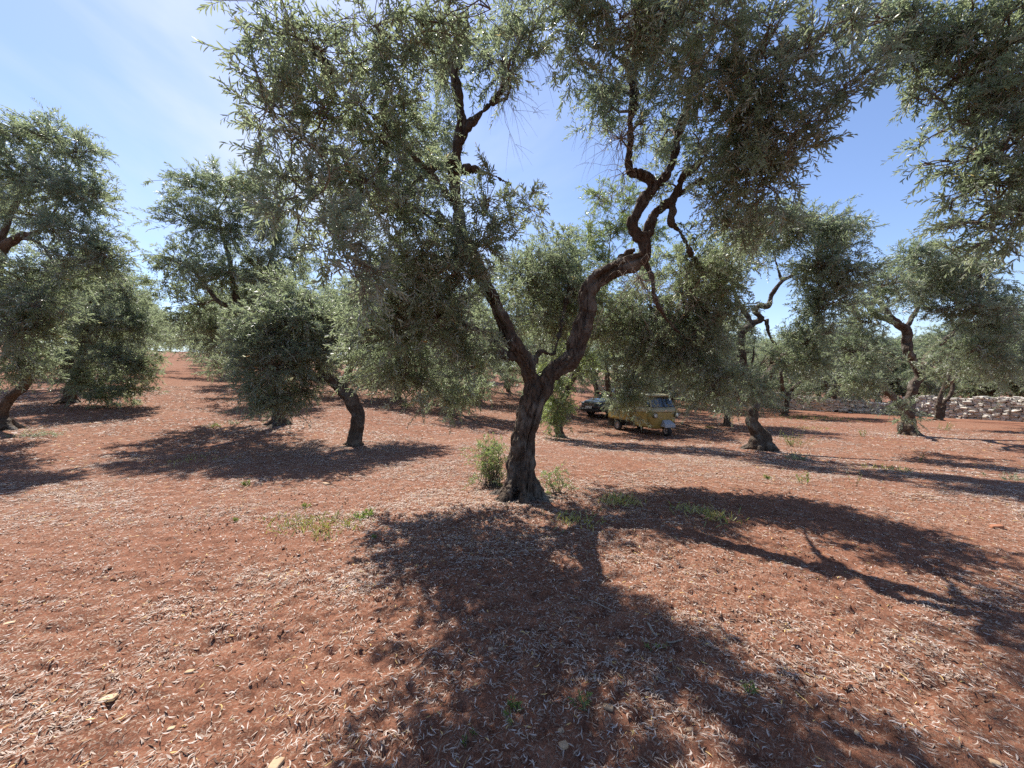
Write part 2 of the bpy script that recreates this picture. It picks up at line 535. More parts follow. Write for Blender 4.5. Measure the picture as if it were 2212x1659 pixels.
def build_litter():
    rng = rngf(5)
    g = Geo()
    def ring(r0, r1, dens, lo, hi, wid, seg, seed):
        area = 0.5 * (r1 ** 2 - r0 ** 2) * math.radians(150)
        n = int(area * dens)
        r = np.sqrt(rng.uniform(r0 ** 2, r1 ** 2, n))
        th = rng.uniform(-math.radians(75), math.radians(75), n)
        x, y = r * np.sin(th), r * np.cos(th)
        q = np.stack([x, y, np.zeros(n)], 1)
        patch = fbm(q * np.array([0.9, 1.3, 1]), 31, 3)
        fine = fbm(q * np.array([3.2, 4.6, 1]), 41, 3)
        want = 0.17 + 0.75 * sstep((patch - 0.42) / 0.22) * (0.3 + 0.7 * sstep((fine - 0.36) / 0.24)) + 0.25 * sstep((fine - 0.45) / 0.2)
        carpet = np.zeros(n)
        for fx, fy, fr in TREE_FEET:
            dd = np.sqrt((x - fx) ** 2 + (y - fy) ** 2) / fr
            carpet = np.maximum(carpet, sstep(1.25 - dd))
        want = np.clip(want + 0.55 * carpet * (0.4 + 0.6 * fine), 0, 1.3)
        keep = rng.random(n) * 1.3 < want
        x, y, carpet = x[keep], y[keep], carpet[keep]
        n = len(x)
        z = ground_z(x, y)
        L = rng.uniform(lo, hi, n)
        W = L * rng.uniform(0.11, 0.19, n) * wid
        tw = rng.random(n) < 0.012
        L = np.where(tw, rng.uniform(.07, .17, n), L); W = np.where(tw, 0.0035, W)
        ph = rng.uniform(0, 2 * math.pi, n)
        D = np.stack([np.cos(ph), np.sin(ph), rng.normal(0, 0.11, n)], 1); D = unit(D)
        S = np.stack([-np.sin(ph), np.cos(ph), rng.normal(0, 0.26, n)], 1); S = unit(S)
        Nn = np.cross(D, S)
        flip = np.sign(Nn[:, 2:3]); Nn = Nn * np.where(flip == 0, 1, flip)
        C = np.stack([x, y, z + 0.004 + rng.random(n) ** 2 * 0.014], 1)
        arch = rng.normal(0.0, 0.06, n) * L
        bend = rng.normal(0, 0.13, n) * L
        ts = [0.0, 0.33, 0.68, 1.0] if seg else [0.0, 1.0]
        ws = [0.22, 1.0, 0.85, 0.12] if seg else [0.8, 0.7]
        V = np.zeros((n, len(ts), 2, 3))
        for i, (t, w) in enumerate(zip(ts, ws)):
            c = C + D * ((t - 0.5) * L)[:, None] + Nn * (arch * 4 * t * (1 - t))[:, None] + S * (bend * 4 * t * (1 - t))[:, None]
            V[:, i, 0] = c + S * (0.5 * w * W)[:, None]
            V[:, i, 1] = c - S * (0.5 * w * W)[:, None]
        low = V[..., 2].min(axis=(1, 2)) - (z - 0.003)
        V[..., 2] += np.maximum(-low, 0)[:, None, None]
        k = 2 * len(ts)
        b = np.arange(n)[:, None] * k
        F = np.concatenate([b + np.array([[2 * i, 2 * i + 2, 2 * i + 3, 2 * i + 1]]) for i in range(len(ts) - 1)])
        tone = np.clip(rng.beta(2.6, 2.0, n) * 0.94 + 0.12 * carpet, 0, 0.94)
        tone = np.where(tw, rng.uniform(.08, .4, n), tone)
        sp = rng.random(n)
        tone = np.where(sp < 0.03, rng.uniform(0.955, 1.0, n), tone)
        g.add(V.reshape(-1, 3), F, np.tile(tone, len(ts) - 1))
    ring(0.9, 3.2, 5200, 0.014, 0.043, 1.0, True, 1)
    ring(3.2, 6.5, 4600, 0.016, 0.044, 1.05, True, 2)
    ring(6.5, 11.0, 2400, 0.024, 0.050, 1.3, False, 3)
    ring(11.0, 26.0, 480, 0.045, 0.09, 1.5, False, 4)
    o = g.build('fallen_leaves', M_LITTER)
    tag(o, 'grey and tan dry olive leaves scattered over the red soil', 'leaf litter', kind='stuff')

def build_clods():
    rng = rngf(8)
    n = 9000
    r = np.sqrt(rng.uniform(.9 ** 2, 6.5 ** 2, n)); th = rng.uniform(-1.3, 1.3, n)
    x, y = r * np.sin(th), r * np.cos(th)
    q = np.stack([x, y, np.zeros(n)], 1)
    keep = rng.random(n) < 0.15 + 1.4 * sstep((fbm(q * np.array([1.3, 1.9, 1]), 57, 3) - .45) / .2)
    x, y = x[keep], y[keep]; n = len(x)
    s = 0.003 + 0.014 * rng.random(n) ** 3
    O = np.array([[1, 0, 0], [0, 1, 0], [-1, 0, 0], [0, -1, 0], [0, 0, .8], [0, 0, -.8]], dtype=float)
    V = O[None] * s[:, None, None] * (1 + rng.normal(0, .25, (n, 6, 3)))
    a = rng.uniform(0, 6.28, n); c, sn = np.cos(a)[:, None], np.sin(a)[:, None]
    V = np.stack([V[..., 0] * c - V[..., 1] * sn, V[..., 0] * sn + V[..., 1] * c, V[..., 2]], -1)
    V += np.stack([x, y, ground_z(x, y) + s * .35], 1)[:, None]
    F = np.array([[0, 1, 4], [1, 2, 4], [2, 3, 4], [3, 0, 4], [1, 0, 5], [2, 1, 5], [3, 2, 5], [0, 3, 5]])
    g = Geo()
    g.add(V.reshape(-1, 3), (np.arange(n)[:, None, None] * 6 + F[None]).reshape(-1, 3))
    tag(g.build('soil_crumbs', M_SOIL), 'crumbs of red soil among the dry leaves', 'soil', kind='stuff')
build_clods()

# ---------------------------------------------------------------- olive trees
def leaves(g, P, D, Nn, L, W, tone, mat, hexa):
    """lance-shaped leaves"""
    n = len(P)
    S = np.cross(D, Nn)
    L = L[:, None]; W = W[:, None]
    cup = 0.05 * L
    if hexa:
        V = np.stack([P,
                      P + D * L * 0.33 + S * W * 0.46 + Nn * cup,
                      P + D * L * 0.70 + S * W * 0.40 + Nn * cup,
                      P + D * L - Nn * cup * 1.2,
                      P + D * L * 0.70 - S * W * 0.40 + Nn * cup,
                      P + D * L * 0.33 - S * W * 0.46 + Nn * cup], 1)
        b = np.arange(n)[:, None] * 6
        F = np.concatenate([b + np.array([[0, 1, 2, 3]]), b + np.array([[0, 3, 4, 5]])])
        g.add(V.reshape(-1, 3), F, np.tile(tone, 2), mat)
    else:
        V = np.stack([P, P + D * L * 0.5 + S * W * 0.5 + Nn * cup, P + D * L, P + D * L * 0.5 - S * W * 0.5 + Nn * cup], 1)
        b = np.arange(n)[:, None] * 4
        g.add(V.reshape(-1, 3), b + np.array([[0, 1, 2, 3]]), tone, mat)

def shoots(g, O, D, Ls, rng, leaf_len, nodes, hexa, wood=1, leaf=0, droop=0.35, stem=0.0022, wide=0.21, tone0=None, stems=True, bare=0.12):
    """leafy shoots: O origins, D directions, Ls lengths; opposite leaf pairs along each"""
    n = len(O)
    if n == 0:
        return
    down = np.array([0, 0, -1.0])
    dr = (droop * rng.uniform(0.3, 1.6, n))[:, None]
    def pos(t):
        return O + D * (Ls * t)[:, None] + down * (Ls * t * t)[:, None] * dr
    def tan(t):
        return unit(D + down * 2 * t[:, None] * dr)
    if stems:
        ts = [0, 0.4, 0.75, 1.0]
        V = np.zeros((n, 4, 3, 3))
        ref = unit(np.cross(D, rng.normal(size=(n, 3))))
        for i, t in enumerate(ts):
            tv = np.full(n, t)
            c = pos(tv); T = tan(tv)
            u = unit(ref - T * (ref * T).sum(1, keepdims=True)); w = np.cross(T, u)
            r = stem * (1.0 - 0.65 * t)
            for k in range(3):
                a = k * 2.0944
                V[:, i, k] = c + (u * math.cos(a) + w * math.sin(a)) * r
        b = np.arange(n)[:, None] * 12
        F = np.concatenate([b + np.array([[i * 3 + k, i * 3 + (k + 1) % 3, i * 3 + 3 + (k + 1) % 3, i * 3 + 3 + k]]) for i in range(3) for k in range(3)])
        g.add(V.reshape(-1, 3), F, None, wood)
    if nodes <= 0:
        return
    shade = rng.uniform(0.0, 1.0, n) if tone0 is None else tone0
    az0 = rng.uniform(0, 2 * math.pi, n)
    ref = unit(np.cross(D, rng.normal(size=(n, 3))))
    PP, DD, NN, LL, TT = [], [], [], [], []
    for k in range(nodes):
        t = np.clip(bare + (1 - bare) * (k + rng.uniform(-0.3, 0.3, n) + 0.5) / nodes, 0.02, 1.0)
        c = pos(t); T = tan(t)
        u = unit(ref - T * (ref * T).sum(1, keepdims=True)); w = np.cross(T, u)
        for side in (0, math.pi):
            az = az0 + k * 1.5708 + side + rng.normal(0, 0.35, n)
            q = u * np.cos(az)[:, None] + w * np.sin(az)[:, None]
            an = rng.uniform(0.5, 1.35, n) * (1.0 - 0.35 * t)
            d = unit(T * np.cos(an)[:, None] + q * np.sin(an)[:, None] + np.array([0, 0, -0.12]) + rng.normal(0, 0.12, (n, 3)))
            nn = T * np.sin(an)[:, None] - q * np.cos(an)[:, None] + np.array([0, 0, 0.55]) + rng.normal(0, 0.25, (n, 3))
            nn = unit(nn - d * (nn * d).sum(1, keepdims=True))
            keep = rng.random(n) > 0.08
            PP.append(c[keep]); DD.append(d[keep]); NN.append(nn[keep])
            LL.append((leaf_len * rng.uniform(0.65, 1.15, n) * (1.0 - 0.35 * t ** 3))[keep])
            TT.append(np.clip(shade * 0.7 + rng.uniform(0, 0.28, n) + 0.05, 0, 0.98)[keep])
    P = np.concatenate(PP); Dd = np.concatenate(DD); Nn = np.concatenate(NN); L = np.concatenate(LL); T = np.concatenate(TT)
    T = np.where(rng.random(len(T)) < 0.004, 1.0, T)
    leaves(g, P, Dd, Nn, L, L * rng.uniform(wide * 0.85, wide * 1.2, len(L)), T, leaf, hexa)

def wander(a, b, n, rng, amp, lift=0.0):
    """crooked path from a to b"""
    t = np.linspace(0, 1, n)[:, None]
    d = np.linalg.norm(b - a)
    off = np.zeros((n, 3))
    for k in (1, 2, 3):
        off += np.sin(t * math.pi * k) * rng.normal(0, amp * d / k, 3)
    off[:, 2] += (np.sin(t[:, 0] * math.pi) * lift * d)
    return a * (1 - t) + b * t + off

def crown(g, skel, clumps, n_leaves, leaf_len, rng, hexa=False, nodes=12, shoot=(0.25, 0.5), wood=1, leaf=0,
          subs_per=1.0, droop=0.25, stems=True, wide=0.21, r_sub=0.006, up=0.3, sides=5):
    """branches from the skeleton into each clump, then leafy shoots. clump: (centre, radii, weight)"""
    S = np.array([s[:3] for s in skel]); R = np.array([s[3] for s in skel])
    order = sorted(range(len(clumps)), key=lambda i: np.min(np.linalg.norm(S - clumps[i][0], axis=1)))
    wts = np.array([c[2] * (c[1][0] * c[1][1] * c[1][2]) ** 0.72 for c in clumps]); wts = wts / wts.sum()
    per_shoot = nodes * 2 * 0.92
    for ci in order:
        C, rad, _ = clumps[ci]
        C = np.asarray(C, dtype=float); rad = np.asarray(rad, dtype=float)
        dv = C - S
        cost = np.linalg.norm(dv, axis=1) + 0.9 * np.clip(-dv[:, 2], 0, None) + 0.15 * rng.random(len(S))
        k = int(np.argmin(cost))
        a = S[k]
        dist = np.linalg.norm(C - a)
        n = max(5, int(dist / 0.14))
        p = wander(a, C, n, rng, 0.07, 0.10)
        r0 = min(R[k] * 0.75, 0.012 + 0.013 * dist)
        rr = np.linspace(r0, max(0.006, r0 * 0.45), n)
        add_tube(g, p, rr, sides, wood)
        S = np.vstack([S, p[1:]]); R = np.concatenate([R, rr[1:]])
        n_sh = max(3, int(n_leaves * wts[ci] / per_shoot))
        n_sub = max(4, int(n_sh / 4.5 * subs_per))
        # sub-branches
        e = rng.normal(size=(n_sub, 3)); e = unit(e) * (rng.random((n_sub, 1)) ** 0.40) * 1.05
        E = C + e * rad
        SO, SD, SC = [], [], []
        for q in E:
            j = rng.integers(len(p) // 2, len(p))
            st = p[j]
            m = 5
            sp = wander(st, q, m, rng, 0.10, 0.06)
            add_tube(g, sp, np.linspace(r_sub, r_sub * 0.4, m), 4, wood, cap=False)
            cnt = rng.poisson(n_sh / n_sub)
            for _ in range(cnt):
                t = rng.uniform(0.25, 1.0) ** 0.7 * (m - 1)
                i0 = min(int(t), m - 2); f = t - i0
                SO.append(sp[i0] * (1 - f) + sp[i0 + 1] * f)
                SD.append(sp[i0 + 1] - sp[i0])
        if not SO:
            continue
        SO = np.array(SO); SD = unit(np.array(SD))
        outw = unit((SO - C) / rad)
        D = unit(0.45 * SD + 0.40 * outw + 0.75 * rng.normal(size=SO.shape) + np.array([0, 0, up]))
        Ls = rng.uniform(shoot[0], shoot[1], len(SO))
        SO = SO - D * (Ls * 0.35)[:, None] * (rng.random((len(SO), 1)) * 0.6)
        q = fbm(SO * 1.3, 77, 2)
        tone = np.clip((q - 0.5) * 1.6 + 0.45 + rng.normal(0, 0.16, len(SO)), 0, 1)
        shoots(g, SO, D, Ls, rng, leaf_len, nodes, hexa, wood, leaf, droop, tone0=tone, stems=stems, wide=wide)

def remeshed_trunk(strands, voxel, seed, sides=22, roots=None, disp=1.0, cuts=()):
    """strands: arrays of x,y,z,r ; merged into one gnarled surface"""
    rng = rngf(seed)
    g = Geo()
    skel = []
    for s in strands:
        s = np.asarray(s, dtype=float)
        length = np.linalg.norm(np.diff(s[:, :3], axis=0), axis=1).sum()
        n = max(6, int(length / 0.05))
        q = catmull(s, n)
        q[:, 3] = np.maximum(q[:, 3], 0.004)
        j = rng.normal(0, 1, (n, 3))
        for _ in range(3):
            j = (j + np.roll(j, 1, 0) + np.roll(j, -1, 0)) / 3
        q[:, :3] += j * q[:, 3:4] * 0.34
        p1, p2, p3 = rng.uniform(0, 6.28, 3)
        def flute(i, th, q=q, p1=p1, p2=p2, p3=p3):
            tw = i * 0.035
            return 1 + 0.11 * np.sin(2 * th + p1 + tw) + 0.12 * np.sin(3 * th + p2 - tw * 1.6) + 0.07 * np.sin(5 * th + p3 + tw)
        add_tube(g, q[:, :3], q[:, 3], sides, flute=flute)
        skel.append(q)
    me = g.mesh('trunk_shape')
    ob = link('trunk_shape', me)
    md = ob.modifiers.new('merge', 'REMESH')
    md.mode = 'VOXEL'; md.voxel_size = voxel
    dg = bpy.context.evaluated_depsgraph_get()
    m2 = bpy.data.meshes.new_from_object(ob.evaluated_get(dg))
    bpy.data.objects.remove(ob)
    bpy.data.meshes.remove(me)
    n = len(m2.vertices)
    co = np.zeros(n * 3, dtype=np.float32); no = np.zeros(n * 3, dtype=np.float32)
    m2.vertices.foreach_get('co', co); m2.vertices.foreach_get('normal', no)
    co = co.reshape(-1, 3); no = no.reshape(-1, 3)
    ridge = np.abs(fbm(co * np.array([16, 16, 4.0]), seed, 3) - 0.5) * 2
    lump = fbm(co * 6.0, seed + 50, 3) - 0.5
    k = disp * 0.012 * (1 - 2.4 * np.exp(-ridge * 9)) + disp * 0.06 * lump
    for line, w, dep in cuts:       # clefts and hollows in the wood
        dx = co[:, None, 0] - line[None, :, 0]; dz = co[:, None, 2] - line[None, :, 2]
        dd = np.sqrt((dx ** 2 + dz ** 2).min(1)) * (0.75 + 0.5 * fbm(co * 14, seed + 9, 2))
        front = np.abs(co[:, 1] - line[0, 1]) < .35
        k = k - np.where(front & (no[:, 1] < .1), dep * np.exp(-(dd / w) ** 2), 0)
    co = co + no * k[:, None]
    m2.vertices.foreach_set('co', co.ravel())
    m2.polygons.foreach_set('use_smooth', np.ones(len(m2.polygons), dtype=bool))
    m2.update()
    return m2, np.concatenate(skel)

def px_strand(rows, depth_scale=1.0):
    """rows of px, py, depth, half-width in px -> x,y,z,r"""
    out = []
    for px, py, d, w in rows:
        out.append([*at(px, py, d), 0.83 * w / FPX * d])
    return out

def clump_px(px, py, d, rx, ry, w=1.0, deep=1.0):
    c = at(px, py, d)
    ax, ay = rx / FPX * d, ry / FPX * d
    return (c, (ax, 0.5 * (ax + ay) * deep, ay), w)

def rel(obj_loc, me):
    """move mesh data so the parent's base is its origin"""
    me.transform(Matrix.Translation(-Vector(obj_loc)))

# ---- the big olive in the middle
def central_tree():
    base = ground_at(1130, 1078)
    d0 = base[1]
    def cleft(pts, w, depth):
        return (catmull(np.array([at(px, py, d0 - .1) for px, py in pts]), 40), w, depth)
    cuts = [cleft([(1168, 838), (1160, 880), (1148, 930), (1140, 970)], .022, .07), cleft([(1120, 1000), (1117, 1035), (1113, 1070)], .04, .08), cleft([(1146, 1000), (1140, 1050), (1146, 1085)], .022, .05),
            cleft([(1225, 752), (1222, 772), (1212, 786)], .035, .09), cleft([(1290, 600), (1330, 580), (1375, 566)], .018, .04), cleft([(1262, 700), (1266, 670)], .02, .05), cleft([(1090, 730), (1070, 680), (1050, 640)], .018, .045)]
    rows = [
        # right strand: root, trunk, right limb up to the elbow
        px_strand([(1166, 1120, d0, 26), (1146, 1078, d0, 24), (1141, 1040, d0, 18), (1139, 980, d0, 15), (1149, 915, d0, 16), (1167, 868, d0, 18), (1182, 828, d0, 19), (1208, 796, d0 - .02, 18.5),
                   (1240, 762, d0, 21), (1263, 715, d0, 20), (1273, 668, d0 + .05, 18), (1272, 634, d0 + .05, 18), (1290, 606, d0, 19), (1322, 586, d0 - .1, 18), (1362, 572, d0 - .2, 18), (1390, 555, d0 - .25, 15),
                   (1392, 528, d0 - .3, 12.5), (1391, 508, d0 - .3, 14)]),
        # left strand: trunk and left limb up to the knob
        px_strand([(1096, 1120, d0, 26), (1110, 1078, d0, 24), (1113, 1030, d0, 18), (1114, 975, d0, 16.5), (1124, 915, d0, 17), (1139, 865, d0, 18), (1149, 822, d0, 19), (1138, 785, d0 - .03, 18.5),
                   (1098, 725, d0 - .1, 18), (1067, 650, d0 - .2, 16), (1034, 575, d0 - .35, 14.5), (1002, 515, d0 - .5, 13.5), (988, 445, d0 - .6, 13), (984, 385, d0 - .7, 13), (985, 360, d0 - .7, 15)]),
        # upper left limb and its fork
        px_strand([(985, 372, d0 - .7, 14), (987, 335, d0 - .75, 10.5), (993, 258, d0 - .8, 9.5), (988, 185, d0 - .9, 9.5), (972, 138, d0 - 1.0, 9), (940, 85, d0 - 1.2, 6.5), (900, 30, d0 - 1.4, 4.5)]),
        px_strand([(996, 312, d0 - .77, 8), (1010, 280, d0 - .8, 7), (1030, 252, d0 - .8, 6.5), (1070, 212, d0 - .9, 6), (1100, 165, d0 - 1.0, 4.5), (1120, 90, d0 - 1.2, 3)]),
        px_strand([(985, 160, d0 - .95, 7), (1005, 100, d0 - 1.1, 5.5), (1010, 30, d0 - 1.3, 4)]),
        px_strand([(985, 368, d0 - .7, 9), (950, 360, d0 - .8, 7), (922, 372, d0 - .95, 6.5), (890, 400, d0 - 1.1, 5), (850, 430, d0 - 1.2, 4)]),
        px_strand([(985, 366, d0 - .7, 9), (1018, 364, d0 - .7, 7), (1060, 378, d0 - .7, 3.5), (1104, 397, d0 - .7, 2.5)]),
        px_strand([(985, 372, d0 - .7, 8), (985, 352, d0 - .9, 9), (970, 350, d0 - 1.0, 3)]),
        # left limb, low branches
        px_strand([(1120, 770, d0 - .05, 13), (1092, 768, d0 - .15, 9), (1068, 741, d0 - .25, 7.5), (1040, 718, d0 - .4, 6), (980, 690, d0 - .6, 4.5), (900, 670, d0 - .8, 3.5)]),
        px_strand([(1092, 768, d0 - .15, 6), (1060, 772, d0 - .1, 5), (1030, 790, d0, 4), (990, 800, d0, 3)]),
        px_strand([(1034, 575, d0 - .35, 9), (985, 500, d0 - .2, 6), (940, 462, d0 - .1, 4.5), (880, 455, d0 - .2, 3.5), (800, 430, d0 - .6, 2.5)]),
        px_strand([(988, 445, d0 - .6, 8), (930, 380, d0 - .9, 4.5), (850, 290, d0 - 1.3, 3.5), (760, 210, d0 - 1.7, 2.8), (690, 120, d0 - 2.0, 2.2), (640, 50, d0 - 2.1, 1.6)]),
        px_strand([(1002, 515, d0 - .5, 8), (930, 470, d0 - 1.0, 4.5), (830, 410, d0 - 1.5, 3.5), (720, 350, d0 - 1.9, 2.6), (620, 270, d0 - 2.15, 2)]),
        px_strand([(1150, 790, d0, 8), (1168, 760, d0 + .1, 5), (1185, 765, d0 + .2, 4.5), (1198, 758, d0 + .3, 4), (1215, 690, d0 + .8, 4), (1230, 620, d0 + 1.2, 3)]),
        # right limb: left arm above the elbow
        px_strand([(1391, 520, d0 - .3, 13), (1380, 505, d0 - .3, 13), (1368, 484, d0 - .32, 12), (1378, 458, d0 - .35, 12.5), (1391, 435, d0 - .38, 13), (1408, 405, d0 - .4, 12.5), (1402, 388, d0 - .42, 11), (1378, 376, d0 - .45, 10),
                   (1360, 368, d0 - .5, 9), (1361, 328, d0 - .55, 7.5), (1361, 278, d0 - .6, 7), (1368, 220, d0 - .7, 7.5), (1365, 148, d0 - .85, 7.5)]),
        px_strand([(1368, 150, d0 - .85, 7), (1345, 130, d0 - .88, 6), (1328, 118, d0 - .9, 5.5), (1317, 55, d0 - 1.05, 5), (1299, 0, d0 - 1.2, 4.5), (1270, -80, d0 - 1.4, 3)]),
        px_strand([(1367, 148, d0 - .85, 6), (1378, 110, d0 - .9, 5), (1379, 0, d0 - 1.2, 4.5), (1390, -90, d0 - 1.4, 3)]),
        px_strand([(1405, 410, d0 - .4, 10), (1428, 392, d0 - .45, 9.5), (1452, 354, d0 - .5, 8.5), (1463, 299, d0 - .6, 8), (1485, 233, d0 - .75, 8), (1500, 157, d0 - .95, 7.5), (1511, 80, d0 - 1.15, 6.5), (1520, 0, d0 - 1.4, 4.5), (1540, -70, d0 - 1.6, 3)]),
        px_strand([(1497, 180, d0 - .9, 6), (1540, 160, d0 - 1.2, 5), (1600, 130, d0 - 1.6, 4.5), (1680, 110, d0 - 1.9, 3.5), (1760, 80, d0 - 2.0, 2.5)]),
        px_strand([(1388, 512, d0 - .3, 11), (1402, 500, d0 - .3, 11), (1409, 470, d0 - .32, 10), (1427, 447, d0 - .4, 10), (1449, 437, d0 - .45, 9.5), (1460, 419, d0 - .5, 8.5), (1474, 386, d0 - .6, 6.5), (1500, 361, d0 - .8, 5.5), (1530, 342, d0 - 1.0, 5), (1580, 335, d0 - 1.3, 4.5), (1630, 285, d0 - 1.6, 3.5), (1700, 240, d0 - 1.8, 2.5)]),
        px_strand([(1458, 425, d0 - .5, 7), (1471, 417, d0 - .5, 6), (1507, 394, d0 - .6, 5), (1562, 383, d0 - .8, 4.5), (1616, 379, d0 - 1.1, 4), (1680, 360, d0 - 1.5, 3)]),
        px_strand([(1450, 437, d0 - .45, 8), (1452, 458, d0 - .45, 7.5), (1450, 480, d0 - .4, 6.5), (1467, 499, d0 - .3, 6), (1490, 540, d0 - .2, 4), (1520, 600, d0, 3)]),
        px_strand([(1385, 566, d0 - .2, 9), (1398, 576, d0 - .25, 7), (1409, 608, d0 - .3, 5), (1418, 649, d0 - .3, 4), (1440, 690, d0, 3), (1480, 730, d0 + .5, 2.5)]),
        px_strand([(1350, 575, d0 - .15, 9), (1340, 562, d0 - .05, 6), (1352, 548, d0, 5), (1370, 540, d0, 2)]),
        px_strand([(1240, 762, d0, 14), (1222, 775, d0 - .1, 9), (1210, 790, d0 - .12, 6)]),
    ]
    # root flares
    rng = rngf(12)
    for a in np.linspace(0, 2 * math.pi, 9, endpoint=False):
        a += rng.normal(0, 0.2)
        l = rng.uniform(0.36, 0.58)
        c, s = math.cos(a), math.sin(a)
        b = base + np.array([0.0, 0.05, 0])
        rows.append([[b[0] + c * .06, b[1] + s * .06, b[2] + .46, .06], [b[0] + c * .16, b[1] + s * .16, b[2] + .20, .075],
                     [b[0] + c * .28, b[1] + s * .28, b[2] + .05, .06], [b[0] + c * l, b[1] + s * l, b[2] - .06, .035]])
    me, skel = remeshed_trunk(rows, 0.0105, 101, disp=1.3, cuts=cuts)
    t = thing('olive_tree', 'large forked olive with twin leaning limbs, its trunk rising from deep shade', 'tree', base)
    rel(base, me)
    me.materials.append(M_BARK)
    link('trunk', me, t)

    left = [
        (570, 50, 3.0, 105, 90), (545, 140, 2.9, 70, 70), (575, 240, 2.95, 85, 80), (630, 330, 3.05, 95, 85), (690, 110, 3.2, 130, 120), (710, 240, 3.3, 120, 100), (690, 430, 2.9, 105, 85),
        (640, 400, 3.0, 75, 55), (820, 50, 3.2, 130, 100), (850, 170, 3.7, 105, 100), (830, 310, 3.9, 120, 90), (790, 400, 3.5, 110, 80), (850, 460, 4.3, 130, 85), (950, 50, 3.2, 110, 80), (1060, 20, 3.1, 110, 75), (1140, 60, 3.5, 80, 70),
        (1080, 130, 4.2, 85, 55), (960, 150, 4.8, 60, 60), (940, 260, 5.6, 60, 70, .6), (920, 360, 5.4, 80, 70), (740, 530, 2.8, 95, 70, 1.2), (770, 600, 2.8, 100, 75, 1.3), (900, 560, 4.3, 110, 80, 1.4), (860, 640, 4.8, 115, 80, 1.5), (1050, 430, 4.1, 80, 50, 1.0), (1145, 460, 4.0, 60, 36, .8),
        (1045, 520, 4.2, 75, 60, 1.3), (985, 590, 4.2, 80, 75, 1.4), (960, 690, 4.6, 100, 80, 1.5), (840, 730, 4.9, 100, 75, 1.5), (790, 800, 5.2, 55, 50), (870, 810, 5.2, 95, 65, 1.4), (1000, 760, 4.9, 80, 70, 1.4), (960, 850, 5.3, 80, 45, 1.2), (1040, 850, 5.6, 50, 40, .7),
        (1080, -130, 5.6, 130, 90), (1230, -100, 5.6, 110, 80), (1000, 110, 5.2, 50, 45, .8), (1120, 600, 6.4, 95, 70), (1190, 570, 6.6, 95, 80), (1180, 690, 6.8, 80, 80), (1090, 700, 5.9, 70, 70, .8), (1240, 640, 6.8, 70, 90), (640, 500, 3.2, 55, 40, .7), (1060, 640, 5.6, 70, 60, .7),
    ]
    right = [
        (1250, 30, 3.6, 80, 80), (1340, 40, 3.5, 90, 80), (1440, 50, 3.5, 95, 80), (1250, 130, 4.1, 60, 60, .7), (1300, 190, 4.5, 60, 60, .7), (1550, 50, 3.2, 120, 90), (1660, 60, 3.1, 120, 95), (1770, 80, 3.0, 110, 100), (1830, 190, 3.1, 80, 75),
        (1560, 160, 3.6, 95, 85), (1680, 190, 3.3, 110, 90), (1440, 170, 4.3, 60, 70, .8), (1760, 260, 3.2, 95, 65), (1600, 280, 3.7, 100, 80), (1500, 290, 4.4, 60, 60, .6), (1700, 330, 3.4, 80, 60), (1610, 370, 3.8, 90, 55), (1680, 420, 3.7, 65, 45), (1540, 430, 4.2, 70, 45, .8),
        (1580, 490, 4.7, 85, 55), (1490, 570, 5.4, 80, 60, .8), (1560, 590, 5.6, 75, 65), (1400, 640, 6.3, 80, 60, .8), (1500, 670, 6.0, 95, 75), (1550, 690, 5.7, 60, 65), (1420, 740, 6.3, 80, 65), (1510, 760, 6.0, 75, 65), (1330, 700, 6.6, 60, 70), (1450, 775, 6.5, 65, 45), (1365, 785, 6.5, 48, 48), (1540, 840, 6.0, 70, 50), (1362, 880, 6.4, 36, 40, 1.3), (1365, 850, 6.4, 34, 40, 1.2), (1560, 810, 5.8, 42, 45),
        (1300, 250, 5.2, 60, 60, .6), (1430, 300, 5.2, 60, 60, .7), (1445, 395, 4.9, 45, 40, .6), (1540, 350, 4.8, 60, 50, .7), (1400, 90, 5.6, 70, 60, .8), (1320, -160, 5.4, 110, 90), (1470, 20, 5.4, 80, 70), (1395, 260, 4.7, 40, 60, .5), (1640, 480, 4.4, 55, 40, .8),
    ]
    for seed, name, cl, nl, lab in ((21, 'crown', left, 128000, 'silvery green foliage on the limb that leans towards the open sky'), (22, 'crown', right, 104000, 'silvery green foliage on the crooked elbow limb')):
        g = Geo()
        cc = [clump_px(c[0], c[1], c[2], c[3] * 1.13, c[4] * 1.13, (c[5] if len(c) > 5 else 1.0) * (.62 if c[2] < 3.4 else 1.0), 1.2) for c in cl]
        mid = at(1170, 830, d0)[0]
        sk = [s for s in skel if s[2] > base[2] + 1.2]
        crown(g, sk, cc, nl, 0.075, rngf(seed), hexa=True, nodes=9, shoot=(0.16, 0.34), droop=0.22, wide=.225, r_sub=.0045)
        me = g.mesh('crown'); rel(base, me); me.materials.append(M_LEAF); me.materials.append(M_TWIG)
        tag(link(name, me, t), lab)
    # hanging bare twigs
    rng = rngf(33)
    for k, (px, py, d, n, sp, sx, lab) in enumerate(((1090, 165, 4.3, 60, .55, 0.25, 'bare twigs hanging against the blue sky between the limbs'), (1340, 300, 4.6, 70, .5, -0.6, 'dry twigs spraying from the upright arm'), (1380, 600, 4.9, 55, .5, 0.0, 'dry twigs under the elbow of the limb'),
                                               (1480, 640, 5.6, 70, .6, 0.2, 'pale dry twigs among the hanging foliage'), (1345, 374, 4.7, 18, .55, -0.9, 'dry twigs reaching out from the stub'))):
        g = Geo()
        c = at(px, py, d)
        O = c + rng.normal(0, 0.18, (n, 3))
        n = int(n * .6); O = O[:n]
        D = unit(np.array([sx, -0.1, -0.2]) + rng.normal(0, 0.75, (n, 3)))
        k0 = int(np.argmin(np.linalg.norm(skel[:, :3] - c, axis=1)))
